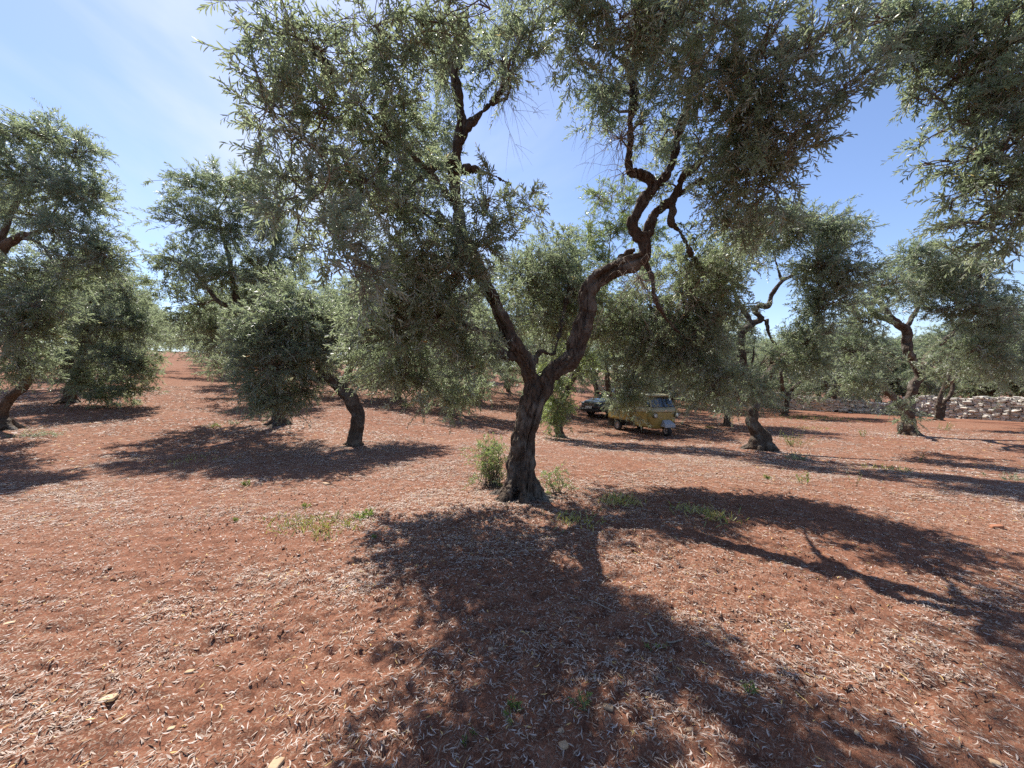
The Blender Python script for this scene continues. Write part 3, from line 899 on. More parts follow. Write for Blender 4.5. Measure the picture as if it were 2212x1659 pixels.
        add_tube(g, wander(skel[k0, :3], c, 8, rng, .06), np.linspace(.012, .006, 8), 5)
        for i in range(n):
            add_tube(g, wander(c, O[i], 4, rng, .1), [.004, .0035, .003, .0025], 4, cap=False)
        Ls = rng.uniform(0.15, sp, n)
        shoots(g, O, D, Ls, rng, .06, 0, False, wood=0, droop=0.3, stem=0.0022)
        tip = O + D * (Ls * .55)[:, None] - np.array([0, 0, 1.0]) * (Ls * .09)[:, None]
        for r in range(2):
            shoots(g, tip, unit(D + rng.normal(0, .5, (n, 3)) + np.array([0, 0, -.3])), Ls * .6, rng, .06, 0, False, wood=0, droop=0.5, stem=0.002)
        me = g.mesh('dead_branch'); rel(base, me); me.materials.append(M_DEAD)
        tag(link('dead_branch', me, t), lab)
    # suckers round the foot
    rng = rngf(34)
    for (px, py, w, h, n, dy, lab) in ((1062, 1050, .25, .85, 210, 0.12, 'leafy sucker growing beside the foot of the trunk'), (1205, 1070, .22, .38, 40, 0.1, 'thin sucker in the shade of the trunk')):
        g = Geo()
        b = ground_at(px, py)
        O = b + np.stack([rng.normal(0, w * .6, n), rng.normal(dy, w * .5, n), rng.uniform(0.0, h * .75, n)], 1)
        for i in range(0, n, 3):
            f = b + np.array([rng.normal(0, w * .25), dy + rng.normal(0, w * .2), -0.02])
            add_tube(g, wander(f, O[i], 5, rng, .05), np.linspace(.006, .003, 5), 4, 1, cap=False)
        D = unit(np.array([0, 0, .8]) + rng.normal(0, .55, (n, 3)))
        shoots(g, O, D, rng.uniform(.12, .30, n), rng, .05, 9, True, droop=.3, wide=.27, tone0=rng.uniform(.3, 1, n))
        me = g.mesh('sucker'); rel(base, me); me.materials.append(M_LEAF_PALE); me.materials.append(M_TWIG)
        tag(link('sucker', me, t), lab)
    TREE_FEET.append((base[0] - 0.3, base[1] - 0.4, 2.2))
central_tree()

# ---- the other traced olives
def traced_tree(label, base, strands, clumps, n_leaves, leaf_len, seed, voxel=0.025, roots=6, root_r=.4, deep=1.3, hexa=False, nodes=10, shoot=(.25, .5), leafmat=None, carpet=2.0, wide=.25, disp=.7, fresh=None, droop=.25):
    base = np.asarray(base, dtype=float)
    rng = rngf(seed)
    st = [np.asarray(s, dtype=float) * np.array([1, 1, 1, .82]) for s in strands]
    for a in np.linspace(0, 2 * math.pi, roots, endpoint=False):
        a += rng.normal(0, .3); l = root_r * rng.uniform(1.0, 1.7); c, s = math.cos(a), math.sin(a); k = root_r
        st.append(np.array([[base[0] + c * k * .12, base[1] + s * k * .12, base[2] + k * .75, k * .15], [base[0] + c * k * .4, base[1] + s * k * .4, base[2] + k * .3, k * .2],
                            [base[0] + c * k * .8, base[1] + s * k * .8, base[2] + k * .06, k * .18], [base[0] + c * l, base[1] + s * l, base[2] - .08, k * .12]]))
    me, skel = remeshed_trunk(st, voxel, seed, 14, disp=disp)
    t = thing('olive_tree', label, 'tree', base)
    rel(base, me); me.materials.append(M_BARK)
    link('trunk', me, t)
    g = Geo()
    cc = [clump_px(c[0], c[1], c[2], c[3], c[4], (c[5] if len(c) > 5 else 1.0), deep) for c in clumps]
    top = base[2] + 0.45 * (skel[:, 2].max() - base[2])
    sk = [s for s in skel if s[2] > top] or list(skel)
    crown(g, sk, cc, n_leaves, leaf_len, rng, hexa=hexa, nodes=nodes, shoot=shoot, stems=True, wide=wide, r_sub=.009, sides=5, droop=droop)
    me = g.mesh('crown'); rel(base, me); me.materials.append(leafmat or M_LEAF); me.materials.append(M_TWIG)
    link('crown', me, t)
    TREE_FEET.append((base[0] - .3, base[1] - .6, carpet))
    return t

# tree with the short curved trunk standing in its own shadow
b = ground_at(765, 962); d = b[1]
traced_tree('dark bluish olive on a short curved reddish trunk, standing over its round pool of shade', b,
    [px_strand([(770, 985, d, 24), (768, 960, d, 21), (769, 925, d, 19), (770, 895, d, 18.5), (759, 868, d, 19), (740, 843, d, 18), (715, 822, d - .1, 14), (690, 790, d - .3, 10), (660, 740, d - .5, 7), (640, 690, d - .6, 5)]),
     px_strand([(738, 845, d, 12), (750, 805, d + .4, 9), (770, 760, d + .9, 7), (800, 710, d + 1.2, 5)]),
     px_strand([(715, 822, d - .1, 9), (660, 815, d - .7, 6), (600, 800, d - 1.2, 5)])],
    [(600, 700, 8.7, 95, 65), (690, 690, 8.9, 75, 65), (640, 640, 9.2, 75, 45), (560, 740, 8.6, 60, 60), (600, 790, 8.5, 90, 60), (680, 770, 8.9, 60, 60), (540, 830, 8.7, 50, 50, .8), (600, 865, 8.6, 75, 40), (655, 845, 9.0, 50, 42), (760, 700, 10.2, 75, 65), (820, 780, 10.6, 70, 65), (780, 640, 10.5, 70, 50), (860, 700, 11, 60, 60)],
    76000, .10, 201, roots=6, root_r=.24, carpet=2.4)

# tall tree behind it
b = ground_at(603, 918); d = b[1]
traced_tree('tall broad olive whose leafy foot stands behind the curved trunk tree', b,
    [px_strand([(606, 945, d, 20), (604, 915, d, 18), (600, 880, d, 14), (590, 830, d, 13), (565, 760, d, 12), (540, 690, d - .2, 11), (515, 655, d - .4, 10), (505, 620, d - .5, 8), (490, 540, d - .5, 6), (470, 470, d - .4, 4)]),
     px_strand([(545, 700, d - .2, 9), (500, 665, d - .6, 8), (470, 650, d - .9, 6), (430, 600, d - 1, 5), (400, 560, d - 1, 4)]),
     px_strand([(540, 690, d - .2, 9), (570, 620, d, 8), (590, 540, d + .2, 6), (600, 460, d + .2, 4)])],
    [(400, 400, 11.3, 60, 40), (480, 400, 11.6, 75, 50), (560, 420, 11.8, 80, 60), (410, 480, 11.3, 65, 60), (500, 490, 11.4, 90, 70), (600, 500, 11.8, 70, 65), (390, 570, 11.2, 70, 50), (470, 590, 11.2, 80, 60), (570, 590, 11.6, 80, 60), (640, 560, 12.0, 50, 50), (430, 660, 11.8, 60, 55), (450, 720, 12.2, 70, 55), (540, 650, 12.4, 90, 60), (350, 610, 11.4, 40, 40, .7), (600, 880, 12.5, 32, 40, .9), (500, 720, 12.6, 60, 50)],
    66000, .12, 202, carpet=2.4, root_r=.36)

# left edge tree
b = ground_at(12, 926); d = b[1]
traced_tree('tall olive with a curving trunk at the picture edge, branch bare under its upper crown', b,
    [px_strand([(8, 950, d, 20), (10, 925, d, 16), (4, 890, d, 13), (22, 862, d, 13), (50, 835, d, 13), (62, 800, d, 12), (40, 740, d, 12), (10, 660, d - .1, 11), (-10, 590, d - .2, 11), (10, 530, d - .3, 11), (45, 512, d - .4, 9), (80, 500, d - .5, 6), (110, 470, d - .6, 5)]),
     px_strand([(45, 512, d - .4, 6), (85, 525, d - .5, 4), (110, 560, d - .5, 3)]),
     px_strand([(-10, 560, d - .2, 9), (20, 470, d - .2, 7), (60, 390, d - .2, 5), (90, 320, d - .2, 4)]),
     px_strand([(-10, 590, d - .2, 9), (-60, 500, d, 7), (-90, 400, d, 5)])],
    [(30, 290, 9.0, 65, 45), (110, 300, 9.0, 60, 50), (180, 330, 9.0, 45, 45), (40, 380, 8.9, 80, 60), (140, 400, 8.8, 80, 60), (200, 430, 8.8, 45, 60), (60, 460, 9.0, 70, 40, .8), (170, 500, 8.7, 75, 45), (230, 540, 8.7, 45, 35, .8), (40, 620, 8.7, 70, 60), (60, 700, 8.7, 60, 60), (10, 760, 8.9, 60, 70), (60, 800, 9.0, 45, 45), (-80, 350, 9.4, 90, 100), (-120, 550, 9.4, 90, 120), (-60, 450, 10.2, 80, 80), (130, 600, 8.9, 60, 45), (190, 570, 8.6, 70, 42), (245, 560, 8.6, 40, 32), (90, 660, 8.4, 60, 50), (40, 720, 8.3, 60, 60)],
    88000, .11, 203, carpet=2.4, root_r=.34)

# right: swollen foot, twisted dark limb
b = ground_at(1643, 972); d = b[1]
traced_tree('leaning olive with a swollen knotted foot and a twisted dark limb', b,
    [px_strand([(1650, 1000, d, 40), (1645, 968, d, 36), (1643, 948, d, 25), (1630, 920, d, 17), (1624, 895, d, 15), (1632, 865, d, 15), (1648, 830, d + .1, 15), (1668, 800, d + .2, 13), (1685, 775, d + .2, 10), (1720, 755, d + .2, 8), (1760, 740, d + .1, 6), (1800, 700, d, 4)]),
     px_strand([(1634, 880, d, 11), (1620, 830, d - .3, 9), (1606, 775, d - .5, 9), (1600, 745, d - .5, 9), (1608, 715, d - .5, 9), (1625, 698, d - .5, 9.5), (1645, 690, d - .5, 8), (1632, 672, d - .5, 8), (1640, 660, d - .5, 8), (1660, 664, d - .5, 8), (1668, 635, d - .5, 6.5), (1690, 608, d - .5, 5.5), (1715, 592, d - .5, 4), (1740, 560, d - .4, 3)]),
     px_strand([(1690, 608, d - .5, 4), (1680, 580, d - .5, 3), (1670, 540, d - .4, 2.5)]),
     px_strand([(1655, 690, d - .5, 6), (1660, 720, d - .6, 4), (1680, 750, d - .6, 3)]),
     px_strand([(1625, 698, d - .5, 7), (1590, 640, d - .2, 5), (1570, 560, d, 4)])],
    [(1620, 500, 8.6, 70, 50), (1700, 490, 8.6, 75, 50), (1780, 490, 8.7, 65, 45), (1830, 520, 8.8, 35, 50), (1640, 550, 9.6, 60, 35, .5), (1770, 570, 8.6, 75, 55), (1830, 600, 8.7, 45, 45), (1780, 650, 8.7, 60, 50), (1750, 720, 8.8, 60, 45), (1700, 780, 9.0, 55, 40, .8), (1760, 790, 9.0, 50, 35, .7), (1580, 820, 9.8, 55, 45, .7), (1580, 860, 9.0, 45, 30, .8), (1540, 720, 9.6, 50, 60), (1545, 600, 9.6, 45, 50), (1640, 850, 9.0, 40, 30, .6)],
    62000, .10, 204, root_r=.46, carpet=2.2, roots=7)

# right: forked trunk
b = ground_at(1966, 940); d = b[1]
traced_tree('wide olive with a low fork and suckers round its spreading foot', b,
    [px_strand([(1972, 965, d, 26), (1966, 938, d, 22), (1962, 905, d, 15), (1955, 885, d, 13), (1935, 862, d, 10), (1915, 845, d, 9), (1900, 820, d, 7), (1870, 790, d - .2, 5)]),
     px_strand([(1962, 905, d, 13), (1968, 870, d, 12), (1972, 840, d, 12), (1985, 810, d, 11), (1975, 785, d - .1, 9), (1960, 760, d - .2, 11), (1962, 735, d - .2, 12), (1955, 712, d - .2, 11), (1930, 690, d - .3, 9), (1905, 660, d - .3, 7), (1880, 620, d - .3, 5)]),
     px_strand([(1945, 705, d - .2, 8), (1920, 690, d - .3, 8), (1890, 680, d - .4, 6), (1870, 660, d - .5, 4), (1840, 630, d - .6, 3)]),
     px_strand([(1985, 810, d, 9), (2010, 760, d + .1, 7), (2040, 735, d + .1, 7), (2060, 720, d, 5), (2080, 680, d, 4)]),
     px_strand([(1955, 712, d - .2, 7), (1985, 660, d, 6), (2010, 600, d, 4)])],
    [(1960, 560, 11.0, 60, 40), (2040, 570, 11.0, 75, 50), (2120, 600, 11.0, 60, 50), (1900, 620, 10.8, 65, 45), (1980, 620, 11.4, 75, 45), (2070, 660, 10.8, 75, 55), (2150, 690, 11.0, 60, 70), (1850, 690, 10.7, 55, 50), (1840, 760, 10.7, 55, 50), (1880, 790, 11.6, 45, 40, .7), (1860, 830, 11.0, 50, 35), (2050, 790, 12.2, 50, 35, .8), (2100, 760, 11.0, 60, 50), (2160, 790, 11.0, 50, 45), (1960, 900, 11.3, 26, 26, .9), (2060, 610, 12, 70, 60)],
    68000, .11, 205, root_r=.36, carpet=2.2)

# pale bright olive seen through the fork
b = foot(1.72, 13.9); d = b[1]
traced_tree('pale bright green olive seen through the gap between the twin limbs', b,
    [[[1.72, 13.9, -.6, .2], [1.72, 13.9, .3, .16], [1.9, 13.9, 1.2, .14], [2.4, 13.9, 2.2, .12], [2.9, 13.9, 3.4, .10], [3.3, 13.8, 5.0, .07], [3.5, 13.8, 6.4, .04]],
     [[2.4, 13.9, 2.2, .10], [1.9, 13.8, 3.2, .08], [1.6, 13.7, 4.4, .05]],
     [[2.9, 13.9, 3.4, .07], [3.9, 13.8, 4.2, .05], [4.6, 13.7, 5.2, .03]]],
    [(1290, 425, 13.6, 45, 35), (1360, 430, 13.6, 50, 40), (1330, 490, 13.5, 60, 40), (1270, 510, 13.5, 50, 40), (1410, 500, 13.6, 45, 40), (1230, 570, 13.6, 55, 40), (1310, 570, 13.5, 60, 45), (1390, 580, 13.6, 55, 45), (1180, 620, 13.6, 50, 40), (1260, 640, 13.4, 55, 45), (1340, 660, 13.4, 60, 45),
     (1150, 700, 13.6, 45, 40), (1220, 710, 13.5, 50, 40), (1300, 730, 13.4, 55, 40), (1370, 720, 13.4, 45, 40), (1200, 780, 13.4, 50, 35), (1280, 790, 13.4, 45, 35), (1215, 850, 13.3, 38, 40), (1200, 900, 13.3, 34, 34), (1206, 880, 13.0, 38, 40, 1.3), (1204, 922, 12.9, 32, 22, 1.3)],
    52000, .12, 208, root_r=.25, leafmat=M_LEAF_PALE)

# slender tree by the wall
b = ground_at(2025, 908); d = b[1]
traced_tree('slender double-stemmed olive standing just before the dry stone wall', b,
    [px_strand([(2024, 920, d, 10), (2026, 905, d, 9), (2026, 880, d, 7), (2035, 845, d, 6), (2050, 810, d, 5), (2060, 760, d, 4)]),
     px_strand([(2030, 905, d, 7), (2040, 870, d, 5), (2055, 850, d, 4.5), (2062, 820, d, 4), (2080, 780, d, 3)])],
    [(2030, 790, 17.0, 45, 35), (2090, 770, 17, 50, 40), (2050, 730, 17, 60, 40), (2120, 720, 17, 60, 45), (2180, 680, 17, 60, 50), (2150, 780, 17, 50, 40)],
    28000, .13, 206, root_r=.25, carpet=1.5)

# near tree outside the frame whose boughs hang in
b = foot(8.2, 4.6); 
traced_tree('near olive reaching in from outside, dark leaves hanging against blue sky', b,
    [[[8.3, 4.6, -.25, .30], [8.2, 4.6, .2, .27], [8.0, 4.5, 1.0, .22], [7.6, 4.3, 1.9, .17], [7.0, 4.1, 2.9, .12], [6.4, 3.95, 3.7, .09], [5.7, 3.8, 4.35, .06], [5.0, 3.7, 4.8, .035]],
     [[6.6, 4.0, 3.4, .07], [6.0, 3.9, 3.75, .05], [5.3, 3.8, 4.2, .035], [4.6, 3.75, 4.5, .02]],
     [[7.6, 4.3, 1.9, .13], [7.9, 4.6, 3.2, .1], [7.7, 4.7, 4.5, .06], [7.3, 4.6, 5.6, .03]],
     [[7.0, 4.1, 2.9, .08], [6.3, 3.7, 3.1, .05], [5.6, 3.6, 3.2, .03], [5.0, 3.6, 3.2, .02]]],
    [(1895, 35, 3.7, 50, 55), (1925, 110, 3.75, 45, 45, .8), (1975, 40, 3.8, 75, 60), (2070, 60, 3.7, 95, 75), (2170, 90, 3.6, 90, 80), (1975, 140, 3.9, 50, 50, .8), (2060, 170, 3.7, 80, 60), (1985, 215, 3.8, 42, 32, .6), (2130, 240, 3.6, 85, 65), (2060, 270, 3.7, 60, 40, .7), (2190, 310, 3.5, 70, 70), (2090, 350, 3.6, 75, 40, .8), (2010, 355, 3.7, 38, 22, .6), (2150, 400, 3.5, 70, 45, .9), (2070, 425, 3.6, 50, 30, .7), (2200, 460, 3.5, 60, 50, .9),
     (2110, 480, 3.5, 60, 32, .7), (2055, 490, 3.6, 30, 22, .6), (2150, 520, 3.5, 45, 24, .6), (2085, 545, 3.6, 32, 20, .7), (2190, 545, 3.5, 35, 22, .6), (2290, 200, 3.6, 110, 110), (2300, 420, 3.6, 100, 100), (2420, 100, 3.8, 130, 130), (2420, 330, 3.9, 130, 120), (2600, 200, 4.2, 160, 160), (2280, 20, 3.7, 100, 90)],
    66000, .076, 207, hexa=True, nodes=9, shoot=(.16, .34), carpet=2.0, wide=.22, deep=1.2, root_r=.4, droop=.3)

# ---- trees of the rows behind, three kinds with their own meshes
def kind_tree(seed, height, spread, n_leaves, lean, lime=False):
    rng = rngf(seed)
    st = []
    fork = height * rng.uniform(.2, .26)
    top = np.array([lean, 0, fork])
    st.append(np.array([[0, 0, -.3, .26], [0, 0, .05, .22], [lean * .3, 0, fork * .5, .17], [*top, .15]]))
    tips = []
    for i in range(4):
        a = i * 1.57 + rng.normal(0, .35)
        r = spread * rng.uniform(.35, .6)
        e = np.array([top[0] + math.cos(a) * r, math.sin(a) * r, height * rng.uniform(.6, .85)])
        p = wander(top - np.array([0, 0, .1]), e, 6, rng, .09, .05)
        st.append(np.column_stack([p, np.linspace(.13, .035, 6)]))
    g = Geo(); skel = []
    for s in st:
        n = 14
        q = catmull(s, n)
        add_tube(g, q[:, :3], q[:, 3] * (1 + .12 * rng.normal(size=n)), 9, flute=lambda i, th: 1 + .12 * np.sin(2 * th + i * .2) + .08 * np.sin(3 * th))
        skel.append(q)
    trunk = g.mesh('trunk', True); trunk.materials.append(M_BARK)
    skel = np.concatenate(skel)
    cl = []
    for k in range(34):
        a = rng.uniform(0, 2 * math.pi); lev = rng.uniform(.0, 1) ** .8
        rr = spread * (0.95 - .5 * lev ** 2) * math.sqrt(rng.uniform(.12, 1))
        c = np.array([lean + math.cos(a) * rr, math.sin(a) * rr, height * (.17 + .73 * lev)])
        s = spread * rng.uniform(.26, .40)
        cl.append((c, (s, s, s * rng.uniform(.65, .95)), 1.0))
    g = Geo()
    crown(g, [s for s in skel if s[2] > fork], cl, n_leaves, .14, rng, nodes=8, shoot=(.3, .6), stems=False, wide=.25, r_sub=.012, sides=4)
    cr = g.mesh('crown'); cr.materials.append(M_LEAF); cr.materials.append(M_TWIG)
    return trunk, cr

KINDS = [kind_tree(301, 5.6, 2.9, 32000, .5), kind_tree(302, 6.2, 2.7, 32000, -.4), kind_tree(303, 5.2, 3.0, 32000, .2)]

def row_tree(x, y, kind, sc, rz, label, group=None):
    t = thing('olive_tree', label, 'tree', foot(x, y), rz, group)
    t.scale = (sc, sc, sc)
    for nm, me in zip(('trunk', 'crown'), KINDS[kind]):
        link(nm, me, t)
    return t

rng = rngf(400)
dvec = np.array([-0.66, 0.75]); pvec = np.array([0.75, 0.66]); p0 = np.array([-9.7, 12.0])
first_left = ['shaded olive on a thick trunk beyond the edge tree', 'olive lining the uphill path, second beyond the edge tree', 'olive lining the uphill path, third beyond the edge tree']
b = ground_at(150, 868); d = b[1]
traced_tree('shaded olive with yellowing low boughs beyond the edge tree', b,
    [px_strand([(150, 885, d, 15), (152, 865, d, 14), (156, 830, d, 12), (165, 780, d, 11), (190, 720, d, 9), (210, 660, d, 6), (225, 610, d, 4)]), px_strand([(160, 800, d, 9), (130, 740, d, 7), (115, 680, d, 5)]), px_strand([(190, 720, d, 6), (250, 690, d, 5), (290, 660, d, 3)])],
    [(120, 620, d, 60, 45), (200, 600, d, 65, 45), (270, 640, d, 50, 45), (140, 700, d - .3, 65, 50), (230, 700, d - .4, 65, 50), (300, 710, d, 45, 45), (110, 780, d - .3, 50, 50), (190, 790, d - .5, 65, 45), (270, 780, d - .3, 55, 45), (230, 850, d - .5, 55, 35), (310, 790, d, 35, 40), (180, 840, d - .6, 40, 32), (290, 840, d - .2, 35, 32)],
    52000, .125, 209, root_r=.3)
for i, k in enumerate((5.6, 11.0, 16.5, 22, 28, 34, 41, 49)):
    if i == 0:
        continue
    q = p0 + dvec * k - pvec * (3.5 + 0.005 * k)
    lab = first_left[i] if i < 3 else 'small far olive in the row on the shaded side of the uphill path'
    row_tree(q[0], q[1], i % 3, 1.0 + .05 * (i % 2), rng.uniform(0, 6.3), lab, None if i < 3 else 'far trees on the shaded side of the path')
first_right = ['olive lining the uphill path just behind the tall broad one', 'second olive up the path behind the tall broad one']
for i, k in enumerate((5.5, 11.5, 17.5, 24, 30, 37, 45)):
    q = p0 + dvec * k + pvec * (2.7 + 0.006 * k)
    lab = first_right[i] if i < 2 else 'small far olive in the row on the sunny side of the uphill path'
    row_tree(q[0], q[1], (i + 1) % 3, 1.0 + .06 * (i % 2), rng.uniform(0, 6.3), lab, None if i < 2 else 'far trees on the sunny side of the path')

for i, (k, o_) in enumerate(((60, -2.5), (66, 1.5), (72, -1.0), (64, 6.0), (70, 10.0), (60, -8.0))):
    q = p0 + dvec * k + pvec * o_
    row_tree(q[0], q[1], i % 3, 1.1, rng.uniform(0, 6.3), 'tiny olive closing the far top of the uphill path', 'trees at the top of the path')

# second row to the left of the path
for i, k in enumerate((1, 8, 15, 23, 32)):
    q = p0 + dvec * k - pvec * (11 + .2 * k)
    row_tree(q[0], q[1], i % 3, 1.05, rng.uniform(0, 6.3), 'olive half hidden behind the tree with the curving edge trunk', 'trees behind the left edge tree')

BACK = [
    (1322, 17.6, 0, 1.0, 'dense olive directly behind the yellow three-wheeler'),
    (1432, 19.5, 2, 1.05, 'olive hidden behind the three-wheeler, nearer the wall than the dense one'),
    (1570, 17.5, 1, .85, 'low olive between the three-wheeler and the knotted tree'),
    # px, depth, kind, scale, label
    (975, 17.6, 1, .95, 'slim olive with a thin straight trunk seen beyond the drooping foliage'),
    (1098, 31.0, 0, 1.0, 'far olive whose thick trunk shows just beside the central trunk'),
    (1180, 22.0, 1, 1.2, 'olive far behind the central fork, half covered by the pale bright one'),
    (1500, 27.0, 0, 1.05, 'olive with a dark trunk in the shade just past the three-wheeler'),
    (1695, 23.5, 2, 1.0, 'olive with a bushy foot beside the sunlit end of the stone wall'),
    (1812, 27.0, 1, .95, 'low olive right in front of the stone wall between the two forked trees'),
    (860, 20.5, 2, 1.0, 'olive behind the curved trunk tree, near the slim straight one'),
    (742, 21.0, 1, 1.0, 'olive on the rising ground directly behind the curved trunk tree'),
    (2290, 16.0, 0, 1.0, 'olive with dense shade at the end of the stone wall'),
    (2190, 28.5, 2, 1.15, 'pale olive beyond the wall behind the forked tree'),
]
for px, dpt, kd, sc, lab in BACK:
    row_tree((px - 1106) / FPX * dpt, dpt, kd, sc, rng.uniform(0, 6.3), lab)
FAR = [(640, 27), (700, 33), (790, 29), (830, 40), (910, 31), (960, 44), (1030, 25), (1040, 40), (1160, 26), (1190, 40), (1290, 33), (1370, 25.5), (1410, 38), (1450, 31), (1560, 36), (1590, 30)]
for i, (px, dpt) in enumerate(FAR):
    row_tree((px - 1106) / FPX * dpt, dpt, i % 3, rng.uniform(1.0, 1.2), rng.uniform(0, 6.3), 'distant olive in the closed rows behind the central tree and vehicles', 'distant trees of the rows behind')
BEYOND = [(1600, 44), (1700, 34), (1770, 33), (1830, 30), (1900, 29), (1960, 28), (2030, 30), (2100, 29), (2160, 27), (2230, 25.5), (2290, 23), (2370, 21), (1500, 45), (1400, 47), (1650, 41), (1730, 37), (1790, 44), (1860, 36), (1930, 41), (1990, 33), (2060, 38), (2130, 34), (2260, 31), (2330, 24), (2420, 27)]
for i, (px, dpt) in enumerate(BEYOND):
    row_tree((px - 1106) / FPX * dpt, dpt, (i + 1) % 3, rng.uniform(1.0, 1.25), rng.uniform(0, 6.3), 'distant olive on the far side of the dry stone wall', 'trees beyond the wall')

build_litter()

# ---------------------------------------------------------------- dry stone wall
def stone_block(g, c, half, ax, ay, rng, tone, mat=0, round_=.22, n=1):
    """one irregular rounded stone"""
    base = np.array([[sx, sy, sz] for sx in (-1, -.55, .55, 1) for sy in (-1, -.55, .55, 1) for sz in (-1, -.55, .55, 1) if max(abs(sx), abs(sy), abs(sz)) == 1], dtype=float)
    key = {tuple(v): i for i, v in enumerate(base)}
    P = base.copy()
    nn = np.linalg.norm(P, axis=1, keepdims=True)
    P = P * (1 - round_) + P / nn * 1.15 * round_
    P *= (1 + rng.normal(0, .07, P.shape))
    vals = (-1, -.55, .55, 1)
    F = []
    for axis in range(3):
        for s in (-1, 1):
            for i in range(3):
                for j in range(3):
                    q = []
                    for (a, b_) in ((i, j), (i + 1, j), (i + 1, j + 1), (i, j + 1)):
                        v = [0, 0, 0]; v[axis] = s; v[(axis + 1) % 3] = vals[a]; v[(axis + 2) % 3] = vals[b_]
                        q.append(key[tuple(float(z) for z in v)])
                    F.append(q if s > 0 else q[::-1])
    P = P * np.array(half)
    az = np.array([0, 0, 1.0])
    V = np.asarray(c) + P[:, :1] * ax + P[:, 1:2] * ay + P[:, 2:] * az
    g.add(V, np.array(F), np.full(len(F), tone), mat)

def build_wall():
    rng = rngf(61)
    ctrl = np.array([[8.0, 37.5], [14.5, 34.5], [19.5, 31.0], [22.6, 27.6], [24.6, 24.0], [26.3, 20.5], [28.0, 16.5], [29.5, 12.0]])
    path = catmull(np.column_stack([ctrl, np.zeros(len(ctrl))]), 400)
    seg = np.linalg.norm(np.diff(path[:, :2], axis=0), axis=1); acc = np.concatenate([[0], np.cumsum(seg)])
    g = Geo()
    ref = None
    for row in range(10):
        s = rng.uniform(0, .3)
        hgt = .135
        while s < acc[-1]:
            w = rng.uniform(.07, .20)
            m = s + w
            x = np.interp(m, acc, path[:, 0]); y = np.interp(m, acc, path[:, 1])
            x2 = np.interp(m + .1, acc, path[:, 0]); y2 = np.interp(m + .1, acc, path[:, 1])
            ax = unit(np.array([x2 - x, y2 - y, 0.0]))
            ay = np.array([-ax[1], ax[0], 0.0])
            hmax = 1.1 + .25 * math.sin(m * .55) + .15 * math.sin(m * 1.7 + 1)
            z = float(terrain(x, y)) + .05 + row * hgt * .93
            if row * hgt < hmax:
                stone_block(g, (x, y, z + rng.normal(0, .022)), (w * .97, .30 + rng.uniform(-.07, .07), hgt * .5 * rng.uniform(.8, 1.35)), unit(ax + np.array([0, 0, rng.normal(0, .12)])), ay, rng, rng.uniform(0.1, 1))
            s += 2 * w
    # fallen stones at the foot
    o = g.build('dry_stone_wall', M_WALL)
    tag(o, 'long dry stone wall of pale grey limestone running along the edge of the grove', 'stone wall')
build_wall()

# ---------------------------------------------------------------- vehicles
def superring(n, hx, hy, cx=0, e=4.0):
    th = np.arange(n) * 2 * math.pi / n
    c, s = np.cos(th), np.sin(th)
    return np.stack([cx + hx * np.sign(c) * np.abs(c) ** (2 / e), hy * np.sign(s) * np.abs(s) ** (2 / e)], 1)

def loft(g, rings, mat=0, cap=True, skip=None):
    n = len(rings[0])
    V = np.concatenate(rings)
    k = np.arange(n)
    F = []
    for i in range(len(rings) - 1):
        for j in range(n):
            if skip and skip(i, j):
                continue
            F.append([i * n + j, i * n + (j + 1) % n, (i + 1) * n + (j + 1) % n, (i + 1) * n + j])
    base = g.n
    g.add(V, np.array(F), None, mat)
    if cap:
        m = (len(rings) - 1) * n
        g.F.append((np.array([k[::-1]]) + base, np.array([.5], dtype=np.float32), mat))
        g.F.append((np.array([m + k]) + base, np.array([.5], dtype=np.float32), mat))

def lathe_wheel(parent, name, loc, r, w, M_tyre, M_rim, steer=0.0):
    """wheel with its axle along local Y"""
    e = thing(name, None, None, loc, steer)
    e.parent = parent
    prof = [(r * .62, -w * .5), (r * .86, -w * .52), (r * .96, -w * .42), (r, -w * .2), (r, w * .2), (r * .96, w * .42), (r * .86, w * .52), (r * .62, w * .5), (r * .6, 0)]
    def lathe(prof, m, nm):
        n = 28
        th = np.arange(n) * 2 * math.pi / n
        g = Geo()
        V = np.array([[rr * math.cos(t), yy, rr * math.sin(t)] for rr, yy in prof for t in th])
        F = []
        for i in range(len(prof) - 1):
            for j in range(n):
                F.append([i * n + j, (i + 1) * n + j, (i + 1) * n + (j + 1) % n, i * n + (j + 1) % n])
        g.add(V, np.array(F))
        g.build(nm, m, e, True)
    lathe(prof + [prof[0]], M_tyre, 'tyre')
    lathe([(0.001, -w * .38), (r * .2, -w * .40), (r * .25, -w * .30), (r * .5, -w * .33), (r * .61, -w * .48), (r * .61, w * .48), (r * .5, w * .33), (r * .25, w * .30), (r * .2, w * .4), (0.001, w * .38)], M_rim, 'rim')
    return e

